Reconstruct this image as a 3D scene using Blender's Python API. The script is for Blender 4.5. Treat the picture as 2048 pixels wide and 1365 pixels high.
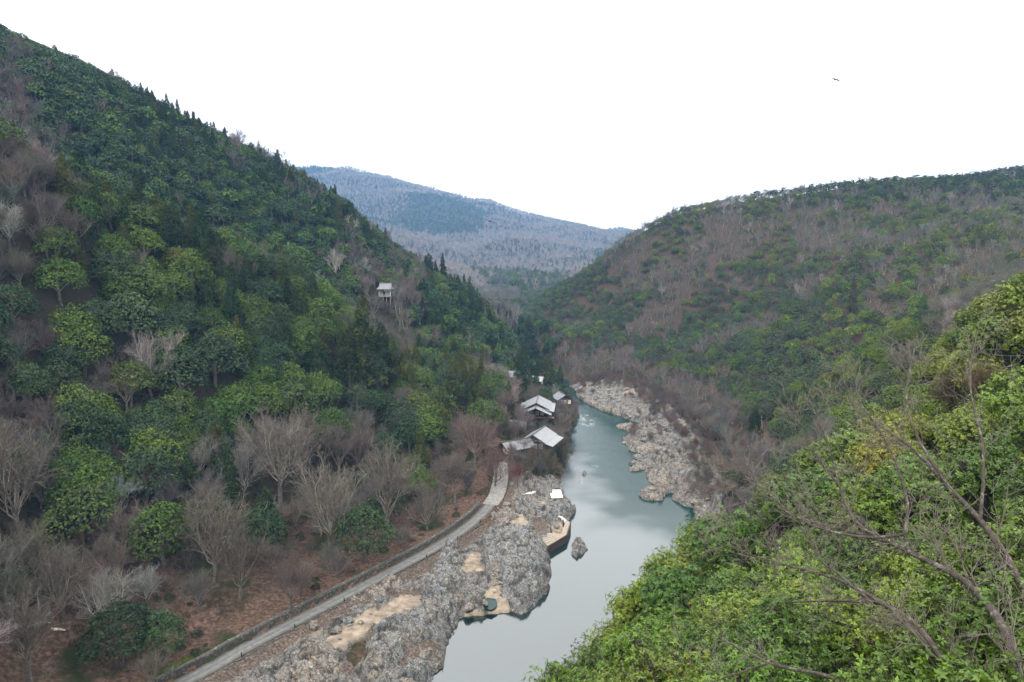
import bpy, math, random
import numpy as np
from math import radians, sin, cos, pi, sqrt, atan2
R = radians
for _o in list(bpy.data.objects): bpy.data.objects.remove(_o)
C = bpy.context.scene.collection
scene = bpy.context.scene

# ---------------------------------------------------------------- camera
EYE = np.array([0.0, 0.0, 85.0]); PITCH = R(7.615); F = 1365.33   # F: focal length in photo pixels
cam = bpy.data.cameras.new('camera'); cam.lens = 24; cam.sensor_width = 36
cam.clip_start = 0.3; cam.clip_end = 12000
camo = bpy.data.objects.new('camera', cam); C.objects.link(camo)
camo.location = EYE; camo.rotation_euler = (pi/2 - PITCH, 0, 0)
scene.camera = camo

# ---------------------------------------------------------------- world, sun, exposure
SUN_EL, SUN_AZ = 48, 200       # sun high and behind the left shoulder, veiled by cloud
w = bpy.data.worlds.new("World"); scene.world = w; w.use_nodes = True
nt = w.node_tree; bg = nt.nodes['Background']
sky = nt.nodes.new('ShaderNodeTexSky'); sky.sky_type = 'NISHITA'; sky.sun_disc = False
sky.sun_elevation = R(SUN_EL); sky.sun_rotation = R(SUN_AZ); sky.dust_density = 4; sky.air_density = 1
mixn = nt.nodes.new('ShaderNodeMixRGB'); mixn.inputs[0].default_value = 0.93
nt.links.new(sky.outputs[0], mixn.inputs[1])
# an even sheet of bright cloud over the blue: a little brighter low in the sky than overhead
tc = nt.nodes.new('ShaderNodeTexCoord'); sx = nt.nodes.new('ShaderNodeSeparateXYZ')
rmp = nt.nodes.new('ShaderNodeValToRGB')
nt.links.new(tc.outputs['Generated'], sx.inputs[0]); nt.links.new(sx.outputs[2], rmp.inputs[0])
nsw = nt.nodes.new('ShaderNodeTexNoise'); nsw.inputs['Scale'].default_value = 2.2; nsw.inputs['Detail'].default_value = 4
mulw = nt.nodes.new('ShaderNodeMixRGB'); mulw.blend_type = 'MULTIPLY'; mulw.inputs[0].default_value = 1
rmn = nt.nodes.new('ShaderNodeValToRGB'); rmn.color_ramp.elements[0].position = .3; rmn.color_ramp.elements[1].position = .7
rmn.color_ramp.elements[0].color = (.94, .94, .94, 1); rmn.color_ramp.elements[1].color = (1.06, 1.06, 1.05, 1)
nt.links.new(tc.outputs['Generated'], nsw.inputs['Vector']); nt.links.new(nsw.outputs['Fac'], rmn.inputs[0])
SKYB = 27.0
e = rmp.color_ramp.elements
# display-white everywhere, and truly brighter higher up, as a lit cloud deck is
e[0].position = 0.0; e[0].color = (.64, .60, .58, 1)
e[1].position = 1.0; e[1].color = (.96, .96, .94, 1)
for p_, c_ in ((.20, (.60, .58, .57, 1)), (.33, (1.02, 1.01, .99, 1)), (.6, (1.02, 1.01, .98, 1))):
    e2 = e.new(p_); e2.color = c_
sc_ = nt.nodes.new('ShaderNodeVectorMath'); sc_.operation = 'SCALE'; sc_.inputs['Scale'].default_value = SKYB
nt.links.new(rmp.outputs[0], mulw.inputs[1]); nt.links.new(rmn.outputs[0], mulw.inputs[2])
nt.links.new(mulw.outputs[0], sc_.inputs[0]); nt.links.new(sc_.outputs[0], mixn.inputs[2])
nt.links.new(mixn.outputs[0], bg.inputs[0]); bg.inputs[1].default_value = 0.1
sun = bpy.data.lights.new('sun', 'SUN'); sun.energy = 2.4; sun.angle = R(11); sun.color = (1, .96, .9)
suno = bpy.data.objects.new('sun', sun); C.objects.link(suno)
suno.rotation_euler = (R(90 - SUN_EL), 0, R(180 - SUN_AZ) )
vs = scene.view_settings; vs.view_transform = 'Standard'; vs.look = 'None'; vs.exposure = 0.30; vs.gamma = 1; vs.use_curve_mapping = False
scene.cycles.max_bounces = 5; scene.cycles.diffuse_bounces = 2; scene.cycles.glossy_bounces = 2
scene.cycles.transmission_bounces = 2; scene.cycles.volume_bounces = 1; scene.cycles.caustics_reflective = False

# ---------------------------------------------------------------- helpers
rng = np.random.default_rng(7); random.seed(7)
CP, SP = cos(PITCH), sin(PITCH)
def ray(u, v):
    up = -(v - 682.5) / F
    return np.array([(u - 1024) / F, CP + up * SP, -SP + up * CP])
def at(u, v, z=None, y=None, h=0.0):
    """the world point the photo shows at (u, v), on a level z or at a northing y; h is taken off its height"""
    r = ray(u, v); t = (z - EYE[2]) / r[2] if z is not None else y / r[1]
    p = EYE + r * t; p[2] -= h
    return p
def proj(p):
    p = np.asarray(p, float); d = p - EYE
    fw = d[..., 1] * CP - d[..., 2] * SP; up = d[..., 1] * SP + d[..., 2] * CP
    fw = np.where(np.abs(fw) < 1e-6, 1e-6, fw)
    return 1024 + F * d[..., 0] / fw, 682.5 - F * up / fw, fw
def tag(o, label=None, cat=None, group=None, kind=None):
    if label: o['label'] = label
    if cat: o['category'] = cat
    if group: o['group'] = group
    if kind: o['kind'] = kind
    return o
def empty(name, loc, rz=0, s=1.0, rx=0, ry=0):
    o = bpy.data.objects.new(name, None); C.objects.link(o); o.location = tuple(loc)
    o.rotation_euler = (rx, ry, rz); o.scale = (s, s, s); o.empty_display_size = .5
    return o
def mesh(name, V, Fs, mats=(), smooth=False, fattr=None, vattr=None, midx=None):
    """V (n,3); Fs list of (m,k) index arrays"""
    me = bpy.data.meshes.new(name); V = np.asarray(V, np.float32)
    me.vertices.add(len(V)); me.vertices.foreach_set('co', V.ravel())
    Fs = [np.asarray(f, np.int32) for f in Fs if len(f)]
    idx = np.concatenate([f.ravel() for f in Fs])
    tot = np.concatenate([np.full(len(f), f.shape[1], np.int32) for f in Fs])
    st = np.concatenate([[0], np.cumsum(tot)[:-1]]).astype(np.int32)
    me.loops.add(len(idx)); me.loops.foreach_set('vertex_index', idx)
    me.polygons.add(len(tot)); me.polygons.foreach_set('loop_start', st); me.polygons.foreach_set('loop_total', tot)
    if smooth: me.polygons.foreach_set('use_smooth', np.ones(len(tot), bool))
    if midx is not None: me.polygons.foreach_set('material_index', np.asarray(midx, np.int32))
    for a, val in (fattr or {}).items():
        at_ = me.attributes.new(a, 'FLOAT', 'FACE'); at_.data.foreach_set('value', np.asarray(val, np.float32))
    for a, val in (vattr or {}).items():
        at_ = me.attributes.new(a, 'FLOAT', 'POINT'); at_.data.foreach_set('value', np.asarray(val, np.float32))
    me.update(calc_edges=True); me.validate()
    for m in mats: me.materials.append(m)
    return me
def obj(name, me, parent=None, loc=None, rz=0):
    o = bpy.data.objects.new(name, me); C.objects.link(o)
    if parent is not None: o.parent = parent
    if loc is not None: o.location = tuple(loc)
    if rz: o.rotation_euler = (0, 0, rz)
    return o
class MB:
    """collects boxes, beams and prisms into one mesh"""
    def __init__(s): s.v = []; s.q = []; s.n = 0
    def add(s, V, Q):
        V = np.asarray(V, float); s.v.append(V); s.q += [[i + s.n for i in f] for f in Q]; s.n += len(V); return s
    def box(s, x0, x1, y0, y1, z0, z1, rot=0, org=(0, 0, 0)):
        V = np.array([[x, y, z] for z in (z0, z1) for x, y in ((x0, y0), (x1, y0), (x1, y1), (x0, y1))], float)
        if rot: c, sn = cos(rot), sin(rot); V[:, :2] = V[:, :2] @ np.array([[c, sn], [-sn, c]])
        return s.add(V + org, [(0, 3, 2, 1), (4, 5, 6, 7), (0, 1, 5, 4), (1, 2, 6, 5), (2, 3, 7, 6), (3, 0, 4, 7)])
    def beam(s, a, b, w, h):
        a = np.array(a, float); b = np.array(b, float); d = b - a; L = np.linalg.norm(d); d /= L
        sd = np.cross(d, (0, 0, 1.0)); n = np.linalg.norm(sd); sd = sd / n if n > 1e-4 else np.array([1.0, 0, 0]); up = np.cross(sd, d)
        V = [p + sd * sx * w / 2 + up * sz * h / 2 for p in (a, b) for sx, sz in ((-1, -1), (1, -1), (1, 1), (-1, 1))]
        return s.add(V, [(0, 1, 2, 3), (7, 6, 5, 4), (0, 4, 5, 1), (1, 5, 6, 2), (2, 6, 7, 3), (3, 7, 4, 0)])
    def build(s, name, mat, parent=None, **k):
        me = bpy.data.meshes.new(name); me.from_pydata(np.concatenate(s.v).tolist(), [], s.q); me.materials.append(mat); me.update()
        return obj(name, me, parent, **k)
# value noise -------------------------------------------------------------
def _h(ix, iy, s):
    n = (ix.astype(np.int64) * 374761393 + iy.astype(np.int64) * 668265263 + s * 1442695040888963) & 0xffffffff
    n = ((n ^ (n >> 13)) * 1274126177) & 0xffffffff
    return ((n ^ (n >> 16)) & 0xffff) / 65535.0
def vnoise(x, y, s=0):
    ix, iy = np.floor(x), np.floor(y); fx, fy = x - ix, y - iy
    fx = fx * fx * (3 - 2 * fx); fy = fy * fy * (3 - 2 * fy)
    a = _h(ix, iy, s); b = _h(ix + 1, iy, s); c = _h(ix, iy + 1, s); d = _h(ix + 1, iy + 1, s)
    return (a + (b - a) * fx) * (1 - fy) + (c + (d - c) * fx) * fy
def fbm(x, y, o=4, s=0):
    t = 0; a = .5
    for k in range(o): t = t + a * (vnoise(x * 2 ** k, y * 2 ** k, s + k) - .5); a *= .5
    return t
def worley(x, y, s=0):
    """facetted cells: per-cell plane height, and distance to the cell border"""
    ix, iy = np.floor(x), np.floor(y); b1 = np.full(x.shape, 9.); b2 = np.full(x.shape, 9.); hh = np.zeros(x.shape)
    for dx in (-1, 0, 1):
        for dy in (-1, 0, 1):
            cx, cy = ix + dx, iy + dy
            px = cx + _h(cx, cy, s + 11); py = cy + _h(cx, cy, s + 12)
            d = np.hypot(x - px, y - py)
            v = _h(cx, cy, s + 13) + (x - px) * (_h(cx, cy, s + 14) - .5) * 1.2 + (y - py) * (_h(cx, cy, s + 15) - .5) * 1.2
            c = d < b1; b2 = np.where(c, b1, np.minimum(b2, d)); hh = np.where(c, v, hh); b1 = np.where(c, d, b1)
    return hh, b2 - b1
def pline(x, y, P):
    """distance to a polyline, and z of the nearest point, and side (+ left)"""
    P = np.asarray(P, float); best = np.full(x.shape, 1e9); z = np.zeros(x.shape); side = np.zeros(x.shape)
    for a, b in zip(P[:-1], P[1:]):
        d = b[:2] - a[:2]; L2 = d @ d; t = np.clip(((x - a[0]) * d[0] + (y - a[1]) * d[1]) / L2, 0, 1)
        dd = np.hypot(x - a[0] - t * d[0], y - a[1] - t * d[1]); m = dd < best
        best = np.where(m, dd, best)
        if P.shape[1] > 2: z = np.where(m, a[2] + t * (b[2] - a[2]), z)
        side = np.where(m, np.sign(d[0] * (y - a[1]) - d[1] * (x - a[0])), side)
    return best, z, side
def inpoly(x, y, P):
    P = np.asarray(P, float); ins = np.zeros(x.shape, bool); n = len(P)
    for i in range(n):
        a, b = P[i], P[(i + 1) % n]
        c = ((a[1] > y) != (b[1] > y)) & (x < (b[0] - a[0]) * (y - a[1]) / (b[1] - a[1] + 1e-12) + a[0])
        ins ^= c
    return ins
def sstep(a, b, x): t = np.clip((x - a) / (b - a), 0, 1); return t * t * (3 - 2 * t)

# ---------------------------------------------------------------- the lie of the land
def px(lst, z=0.0): return [at(u, v, z=z)[:2] for u, v in lst]
LEFT_EDGE = [(-110, 30), (-75, 62), (-34, 100)] + px([(858, 1365), (880, 1330), (893, 1290), (925, 1232), (1000, 1222), (1040, 1222), (1082, 1185), (1106, 1140),
            (1098, 1095), (1138, 1048), (1153, 1022), (1135, 1000), (1126, 975), (1122, 950), (1132, 918), (1140, 885), (1150, 850), (1160, 815)]) + \
            [(34, 385), (26, 420), (10, 470), (-20, 540)]
RIGHT_EDGE = [(-20, 575), (22, 520), (36, 440)] + px([(1168, 806), (1205, 822), (1250, 835), (1290, 848), (1262, 872), (1254, 893), (1300, 905), (1262, 928),
            (1292, 945), (1330, 958), (1282, 985), (1335, 1000), (1385, 1020), (1402, 1035)]) + [(64, 205), (60, 185), (54, 160), (42, 132), (20, 105), (-4, 88), (-34, 58), (-60, 25)]
RIVER = LEFT_EDGE + RIGHT_EDGE
ROAD = [np.array([-150, 20, 5.5]), np.array([-105, 60, 5.2])] + [at(u, v, z=zz) for u, v, zz in ((352, 1372, 5), (480, 1302, 5), (620, 1228, 5), (760, 1155, 5), (880, 1090, 5), (945, 1045, 5.2), (980, 1010, 5.6), (995, 985, 6.2), (1002, 950, 7.2), (1000, 925, 8.2))]
K = []
def kp(u, v, y=None, z=None, h=0): K.append(at(u, v, y=y, z=z, h=h))
def kw(*p): K.append(np.array(p, float))
# near left slope
kp(0, 1365, y=103, h=2); kp(0, 1000, y=140, h=5); kp(0, 800, y=158, h=8); kp(0, 640, y=175, h=8); kp(0, 450, y=190, h=9); kp(0, 275, y=205, h=10)
kp(200, 1200, y=128, h=4); kp(300, 1000, y=158, h=7); kp(250, 800, y=185, h=10); kp(200, 600, y=205, h=10); kp(180, 390, y=232, h=10)
kp(500, 1050, y=165, h=5); kp(450, 850, y=200, h=11); kp(400, 650, y=225, h=11); kp(350, 430, y=258, h=11)
kp(700, 950, y=208, h=8); kp(680, 800, y=236, h=12); kp(640, 640, y=262, h=12); kp(560, 500, y=285, h=12)
kp(820, 850, y=250, h=12); kp(780, 690, y=285, h=14); kp(700, 590, y=305, h=14); kp(900, 780, y=280, h=14); kp(850, 930, y=236, h=6)
# gully behind, second left slope
kp(420, 440, y=320, h=22); kp(620, 540, y=335, h=18); kp(100, 300, y=270, h=16); kp(760, 640, y=350, h=14)
kp(200, 220, y=340, h=12); kp(0, 190, y=300, h=12); kp(350, 330, y=355, h=12); kp(500, 420, y=375, h=12); kp(600, 500, y=375, h=12)
kp(772, 592, y=390); kp(700, 520, y=395, h=11); kp(880, 620, y=400, h=11); kp(930, 700, y=370, h=11); kp(1000, 680, y=415, h=14); kp(1040, 740, y=395, h=14); kp(1120, 760, y=385, h=14)
kp(0, 52, y=385, h=11); kp(130, 98, y=400, h=11); kp(300, 182, y=420, h=12); kp(440, 250, y=440, h=15); kp(540, 308, y=455, h=10)
kp(620, 352, y=465, h=12); kp(700, 405, y=470, h=12); kp(770, 475, y=470, h=12); kp(880, 540, y=470, h=14); kp(960, 580, y=470, h=10); kp(1030, 655, y=468, h=14); kp(1085, 700, y=440, h=10)
kp(-300, 0, y=300); kp(-300, 700, y=140); kp(-300, 1200, y=90)
kw(-300, 600, 120); kw(-150, 650, 90); kw(-60, 620, 40); kw(-20, 700, 20); kw(-600, 400, 260); kw(-700, 0, 180)
# inn terrace and left bank
for u, v, z in ((1070, 860, 11), (1060, 930, 9), (1010, 880, 12), (960, 870, 16), (1120, 820, 8), (1110, 900, 6), (1010, 800, 18), (1060, 780, 16), (1100, 940, 5), (950, 950, 9)): kp(u, v, z=z)
for u, v, z in ((700, 1280, 3.5), (820, 1180, 3.5), (900, 1130, 3.5), (980, 1080, 3.5), (1000, 1030, 4), (600, 1330, 3.5), (1060, 1030, 3), (1060, 1130, 2.6), (850, 1290, 2.5)): kp(u, v, z=z)
# right flats and right hill
for u, v, z in ((1150, 762, 4), (1250, 790, 6), (1330, 830, 6), (1380, 900, 5), (1400, 960, 4), (1440, 900, 9), (1480, 960, 9), (1350, 780, 11), (1250, 748, 12), (1140, 715, 12), (1450, 820, 14), (1510, 870, 16)): kp(u, v, z=z)
kp(1130, 690, z=20); kp(1300, 715, z=20); kp(1420, 745, z=20); kp(1560, 795, z=24)
kp(1042, 618, y=800, h=10); kp(1130, 560, y=690, h=9); kp(1240, 475, y=615, h=9); kp(1350, 420, y=590, h=9); kp(1500, 385, y=590, h=9)
kp(1650, 362, y=600, h=9); kp(1800, 342, y=570, h=10); kp(1930, 352, y=530, h=12); kp(2048, 362, y=490, h=14); kp(2300, 365, y=430, h=12)
kp(1150, 640, y=570, h=9); kp(1250, 600, y=525, h=9); kp(1350, 560, y=505, h=9); kp(1350, 650, y=470, h=9); kp(1500, 500, y=510, h=9); kp(1500, 640, y=400, h=9)
kp(1650, 600, y=360, h=9); kp(1700, 480, y=440, h=9); kp(1650, 720, y=280, h=9); kp(1850, 450, y=420, h=9); kp(1900, 560, y=310, h=8); kp(2048, 470, y=330, h=8); kp(2048, 540, y=235, h=8); kp(1800, 640, y=240, h=9)
kw(450, 700, 150); kw(250, 900, 90); kw(600, 300, 210); kw(400, 100, 170)
# spur under the lookout
kp(1030, 1340, y=24, h=4.0); kp(1200, 1225, y=34, h=5); kp(1330, 1095, y=55, h=6.5); kp(1390, 1000, y=72, h=5); kp(1450, 900, y=88, h=5); kp(1640, 725, y=118, h=4.5); kp(1830, 640, y=126, h=4.5); kp(2048, 565, y=120, h=4.5)
kp(1500, 1250, y=26, h=6.5); kp(1700, 1000, y=44, h=8); kp(1700, 850, y=75, h=8); kp(1900, 800, y=60, h=8); kp(1900, 1000, y=30, h=7); kp(2048, 1365, y=9, h=7); kp(2048, 1100, y=14, h=7.5); kp(2100, 800, y=24, h=7.5); kp(2048, 680, y=60, h=8)
kw(0, 0, 81.5); kw(0, -40, 92); kw(60, -20, 95); kw(-20, 14, 64); kw(-22, 40, 30); kw(0, 45, 42); kw(0, 68, 14); kw(20, 88, 16); kw(40, 118, 18); kw(60, 155, 20); kw(75, 190, 20); kw(95, 220, 20); kw(100, 160, 48)
kw(-60, 0, 50); kw(-200, -100, 60); kw(100, -100, 110); kw(300, 0, 150)
# far valley and far mountain
kw(-20, 1000, 20); kw(0, 1400, 30)
for u, v, y in ((560, 335, 3287), (620, 347, 3287), (700, 342, 3287), (740, 350, 3252), (800, 372, 3200), (860, 383, 3112), (940, 404, 3025), (1000, 418, 2937), (1060, 438, 2850), (1130, 453, 2762), (1190, 461, 2675), (1240, 474, 2587), (1340, 500, 2587), (400, 320, 3287), (1600, 520, 2587)): kp(u, v, y=y, h=10)
for u, v, y in ((800, 450, 2500), (700, 420, 2675), (900, 480, 2237), (1000, 500, 2062), (1100, 500, 2150), (1180, 500, 2237), (850, 400, 2850), (980, 450, 2552), (1060, 470, 2517), (1040, 590, 1450), (980, 560, 1537), (930, 545, 1625), (1100, 560, 1537)): kp(u, v, y=y)
kw(-600, 4400, 300); kw(900, 4400, 40); kw(-900, 1500, 330); kw(1200, 1500, 250); kw(1500, 400, 280); kw(-1500, 300, 300); kw(0, -600, 120); kw(-2800, 2800, 300); kw(2800, 2800, 100); kw(-3000, 0, 250); kw(3000, 0, 250); kw(0, -2500, 150)
K = np.array(K)
def _phi(d2): return np.sqrt(d2 + 64.0)
_n = len(K); _A = np.zeros((_n + 1, _n + 1))
_d2 = (K[:, None, 0] - K[None, :, 0]) ** 2 + (K[:, None, 1] - K[None, :, 1]) ** 2
_A[:_n, :_n] = _phi(_d2) - np.eye(_n) * 1.5; _A[:_n, _n] = 1; _A[_n, :_n] = 1
_w = np.linalg.solve(_A, np.concatenate([K[:, 2], [0]]))
def H0(x, y):
    out = np.zeros(x.shape)
    for i in range(0, x.size, 20000):
        xs, ys = x.ravel()[i:i + 20000], y.ravel()[i:i + 20000]
        out.ravel()[i:i + 20000] = _phi((xs[:, None] - K[:, 0]) ** 2 + (ys[:, None] - K[:, 1]) ** 2) @ _w[:_n] + _w[_n]
    return out
_rp = RIVER + [RIVER[0]]
INLETS = [(px(a_), w_) for a_, w_ in (([(1250, 852), (1290, 850), (1335, 858)], 2.0), ([(1240, 905), (1300, 911), (1372, 918)], 2.6), ([(1270, 940), (1330, 934), (1352, 942)], 1.8), ([(1335, 972), (1378, 976)], 2.2), ([(1300, 998), (1345, 992), (1385, 1000)], 1.6), ([(1215, 835), (1280, 862)], 1.6))]
def H(x, y):
    """ground height"""
    x = np.atleast_1d(np.asarray(x, float)); y = np.atleast_1d(np.asarray(y, float))
    h = H0(x, y); r = np.hypot(x, y)
    h = h + fbm(x / 90, y / 90, 3, 5) * 14 * sstep(300, 900, r) + fbm(x / 260, y / 260, 4, 9) * 110 * sstep(1300, 2200, r)
    h = h + fbm(x / 14, y / 14, 3, 2) * 1.6 * sstep(20, 60, r)
    h = np.maximum(h, 1.2)
    rr, rz, sd = pline(x, y, ROAD)
    t = 1 - sstep(2.6, 5.0, rr); tz = rz + np.where((sd > 0) & (rr > 2.9), 1.3, 0)
    h = np.where((sd > 0) & (rr > 2.9) & (rr < 12), np.maximum(h, rz + 1.2), h)
    h = h * (1 - t) + np.where(rr > 2.9, tz, rz - .12) * t
    near = (r < 700)
    if near.any():
        rd, _, _ = pline(x[near], y[near], _rp); ins = inpoly(x[near], y[near], RIVER)
        hn = h[near]; xn, yn = x[near], y[near]
        sg = np.where(ins, -rd, rd) + fbm(xn / 9, yn / 9, 4, 17) * 6.0 * sstep(80, 130, yn) + fbm(xn / 13, yn / 13, 3, 19) * 16 * sstep(205, 225, yn) * sstep(30, 50, xn) * sstep(460, 380, yn); ins = sg < 0; rd = np.abs(sg)
        for pl_, w_ in INLETS:
            di, _, _ = pline(xn, yn, pl_); di = di + fbm(xn / 4, yn / 4, 3, 71) * 3; k_ = sstep(w_ + 2.2, w_ - .3, di); hn = hn * (1 - k_) - .8 * k_; rd = np.where(k_ > .5, 9, rd)
        hn = np.where(ins, -np.minimum(.3 + rd * .5, 4), np.minimum(hn, .35 + rd * np.where(hn > 20, 1.6, .55)))
        h[near] = hn
    return h
# ---------------------------------------------------------------- materials
def newmat(name):
    m = bpy.data.materials.new(name); m.use_nodes = True
    return m, m.node_tree, m.node_tree.nodes['Principled BSDF']
def N(nt, t, **k):
    n = nt.nodes.new(t)
    for a, b in k.items():
        if a.startswith('_'): n.inputs[a[1:].replace('_', ' ')].default_value = b
        else: setattr(n, a, b)
    return n
def ramp(nt, src, stops, interp='LINEAR'):
    r = N(nt, 'ShaderNodeValToRGB'); r.color_ramp.interpolation = interp
    e = r.color_ramp.elements
    for i, (p, c) in enumerate(stops):
        el = e[i] if i < 2 else e.new(p)
        el.position = p; el.color = tuple(c) + (1,) if len(c) == 3 else c
    nt.links.new(src, r.inputs[0]); return r.outputs[0]
def mixc(nt, f, a, b, mode='MIX'):
    n = N(nt, 'ShaderNodeMixRGB', blend_type=mode)
    for i, s in enumerate((f, a, b)):
        if hasattr(s, 'is_linked'): nt.links.new(s, n.inputs[i])
        elif i == 0: n.inputs[0].default_value = s
        else: n.inputs[i].default_value = tuple(s) + (1,)
    return n.outputs[0]
def noise(nt, scale, detail=4, rough=.55, co=None, dist=0):
    n = N(nt, 'ShaderNodeTexNoise'); n.inputs['Scale'].default_value = scale; n.inputs['Detail'].default_value = detail
    n.inputs['Roughness'].default_value = rough; n.inputs['Distortion'].default_value = dist
    if co is not None: nt.links.new(co, n.inputs['Vector'])
    return n.outputs['Fac']
def geo(nt): return N(nt, 'ShaderNodeNewGeometry').outputs['Position']
def attr(nt, name, typ='GEOMETRY'): return N(nt, 'ShaderNodeAttribute', attribute_name=name, attribute_type=typ)
def bump(nt, b, src, strength=.5, dist=.1):
    n = N(nt, 'ShaderNodeBump', _Strength=strength, _Distance=dist); nt.links.new(src, n.inputs['Height']); nt.links.new(n.outputs[0], b.inputs['Normal'])
def plain(name, col, rough=.7, var=.25, scale=2.0, metal=0):
    m, nt, b = newmat(name)
    f = noise(nt, scale, 5, co=geo(nt))
    c = ramp(nt, f, [(.3, [x * (1 - var) for x in col]), (.7, [min(1, x * (1 + var)) for x in col])])
    nt.links.new(c, b.inputs['Base Color']); b.inputs['Roughness'].default_value = rough; b.inputs['Metallic'].default_value = metal
    return m
def leafmat(name, rough=.5, trans=.12, spec=.4):
    m, nt, b = newmat(name)
    ti = attr(nt, 'tint', 'INSTANCER').outputs['Color']; v = attr(nt, 'var').outputs['Fac']
    c = ramp(nt, v, [(0, (.40, .44, .42)), (.5, (.95, .97, .95)), (1, (1.75, 1.6, 1.25))])
    c = mixc(nt, 1.0, ti, c, 'MULTIPLY')
    nt.links.new(c, b.inputs['Base Color']); b.inputs['Roughness'].default_value = rough; b.inputs['Specular IOR Level'].default_value = spec
    if trans:
        tr = N(nt, 'ShaderNodeBsdfTranslucent'); c2 = mixc(nt, 1.0, c, (1.3, 1.45, .6), 'MULTIPLY'); nt.links.new(c2, tr.inputs[0])
        ms = N(nt, 'ShaderNodeMixShader'); ms.inputs[0].default_value = trans
        nt.links.new(b.outputs[0], ms.inputs[1]); nt.links.new(tr.outputs[0], ms.inputs[2])
        nt.links.new(ms.outputs[0], nt.nodes['Material Output'].inputs[0])
    return m
M_LEAF = leafmat('leaf', .5, .08, .06); M_NEEDLE = leafmat('needle', .75, .03, .03); M_NEAR = leafmat('glossy_leaf', .38, .08, .20)
m, nt, b = newmat('twig'); M_TWIG = m
ti = attr(nt, 'tint', 'INSTANCER').outputs['Color']; v = attr(nt, 'var').outputs['Fac']
c = ramp(nt, v, [(0, (.55, .55, .55)), (.35, (.85, .83, .8)), (1, (1.75, 1.75, 1.7))]); c = mixc(nt, 1.0, ti, c, 'MULTIPLY')
nt.links.new(c, b.inputs['Base Color']); b.inputs['Roughness'].default_value = .8; b.inputs['Specular IOR Level'].default_value = .08
m, nt, b = newmat('bark'); M_BARK = m
f = noise(nt, 3, 6, co=geo(nt)); c = ramp(nt, f, [(.35, (.05, .042, .034)), (.6, (.12, .105, .085)), (.75, (.26, .25, .22))])
nt.links.new(c, b.inputs['Base Color']); b.inputs['Roughness'].default_value = .9; bump(nt, b, f, .6, .05)
m, nt, b = newmat('dark_bark'); M_DBARK = m
f = noise(nt, 9, 6, co=geo(nt)); c = ramp(nt, f, [(.35, (.028, .022, .018)), (.55, (.06, .045, .036)), (.72, (.22, .2, .17))])
nt.links.new(c, b.inputs['Base Color']); b.inputs['Roughness'].default_value = .85; bump(nt, b, f, .7, .03)
m, nt, b = newmat('pale_bark'); M_PBARK = m
f = noise(nt, 5, 6, co=geo(nt)); c = ramp(nt, f, [(.35, (.13, .11, .085)), (.55, (.27, .245, .2)), (.72, (.42, .40, .35))])
nt.links.new(c, b.inputs['Base Color']); b.inputs['Roughness'].default_value = .8

# ground: leaf litter, moss and earth
m, nt, b = newmat('forest_floor'); M_GROUND = m; P = geo(nt)
f1 = noise(nt, .09, 5, .6, P); f2 = noise(nt, 1.1, 8, .7, P, .4); f3 = noise(nt, 5, 6, .7, P)
lit = ramp(nt, f2, [(.25, (.016, .011, .008)), (.42, (.055, .034, .025)), (.56, (.105, .068, .050)), (.7, (.18, .135, .11))])
mos = ramp(nt, f3, [(.3, (.012, .016, .007)), (.7, (.035, .042, .016))])
k = ramp(nt, f1, [(.5, (0, 0, 0)), (.62, (1, 1, 1))]); z = attr(nt, 'litter').outputs['Fac']
c = mixc(nt, k, lit, mos); dk = mixc(nt, f3, (.012, .012, .008), (.045, .036, .026)); c = mixc(nt, z, dk, c)
nt.links.new(c, b.inputs['Base Color']); b.inputs['Roughness'].default_value = .95; b.inputs['Specular IOR Level'].default_value = .05; bump(nt, b, f2, .9, .4)

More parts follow.
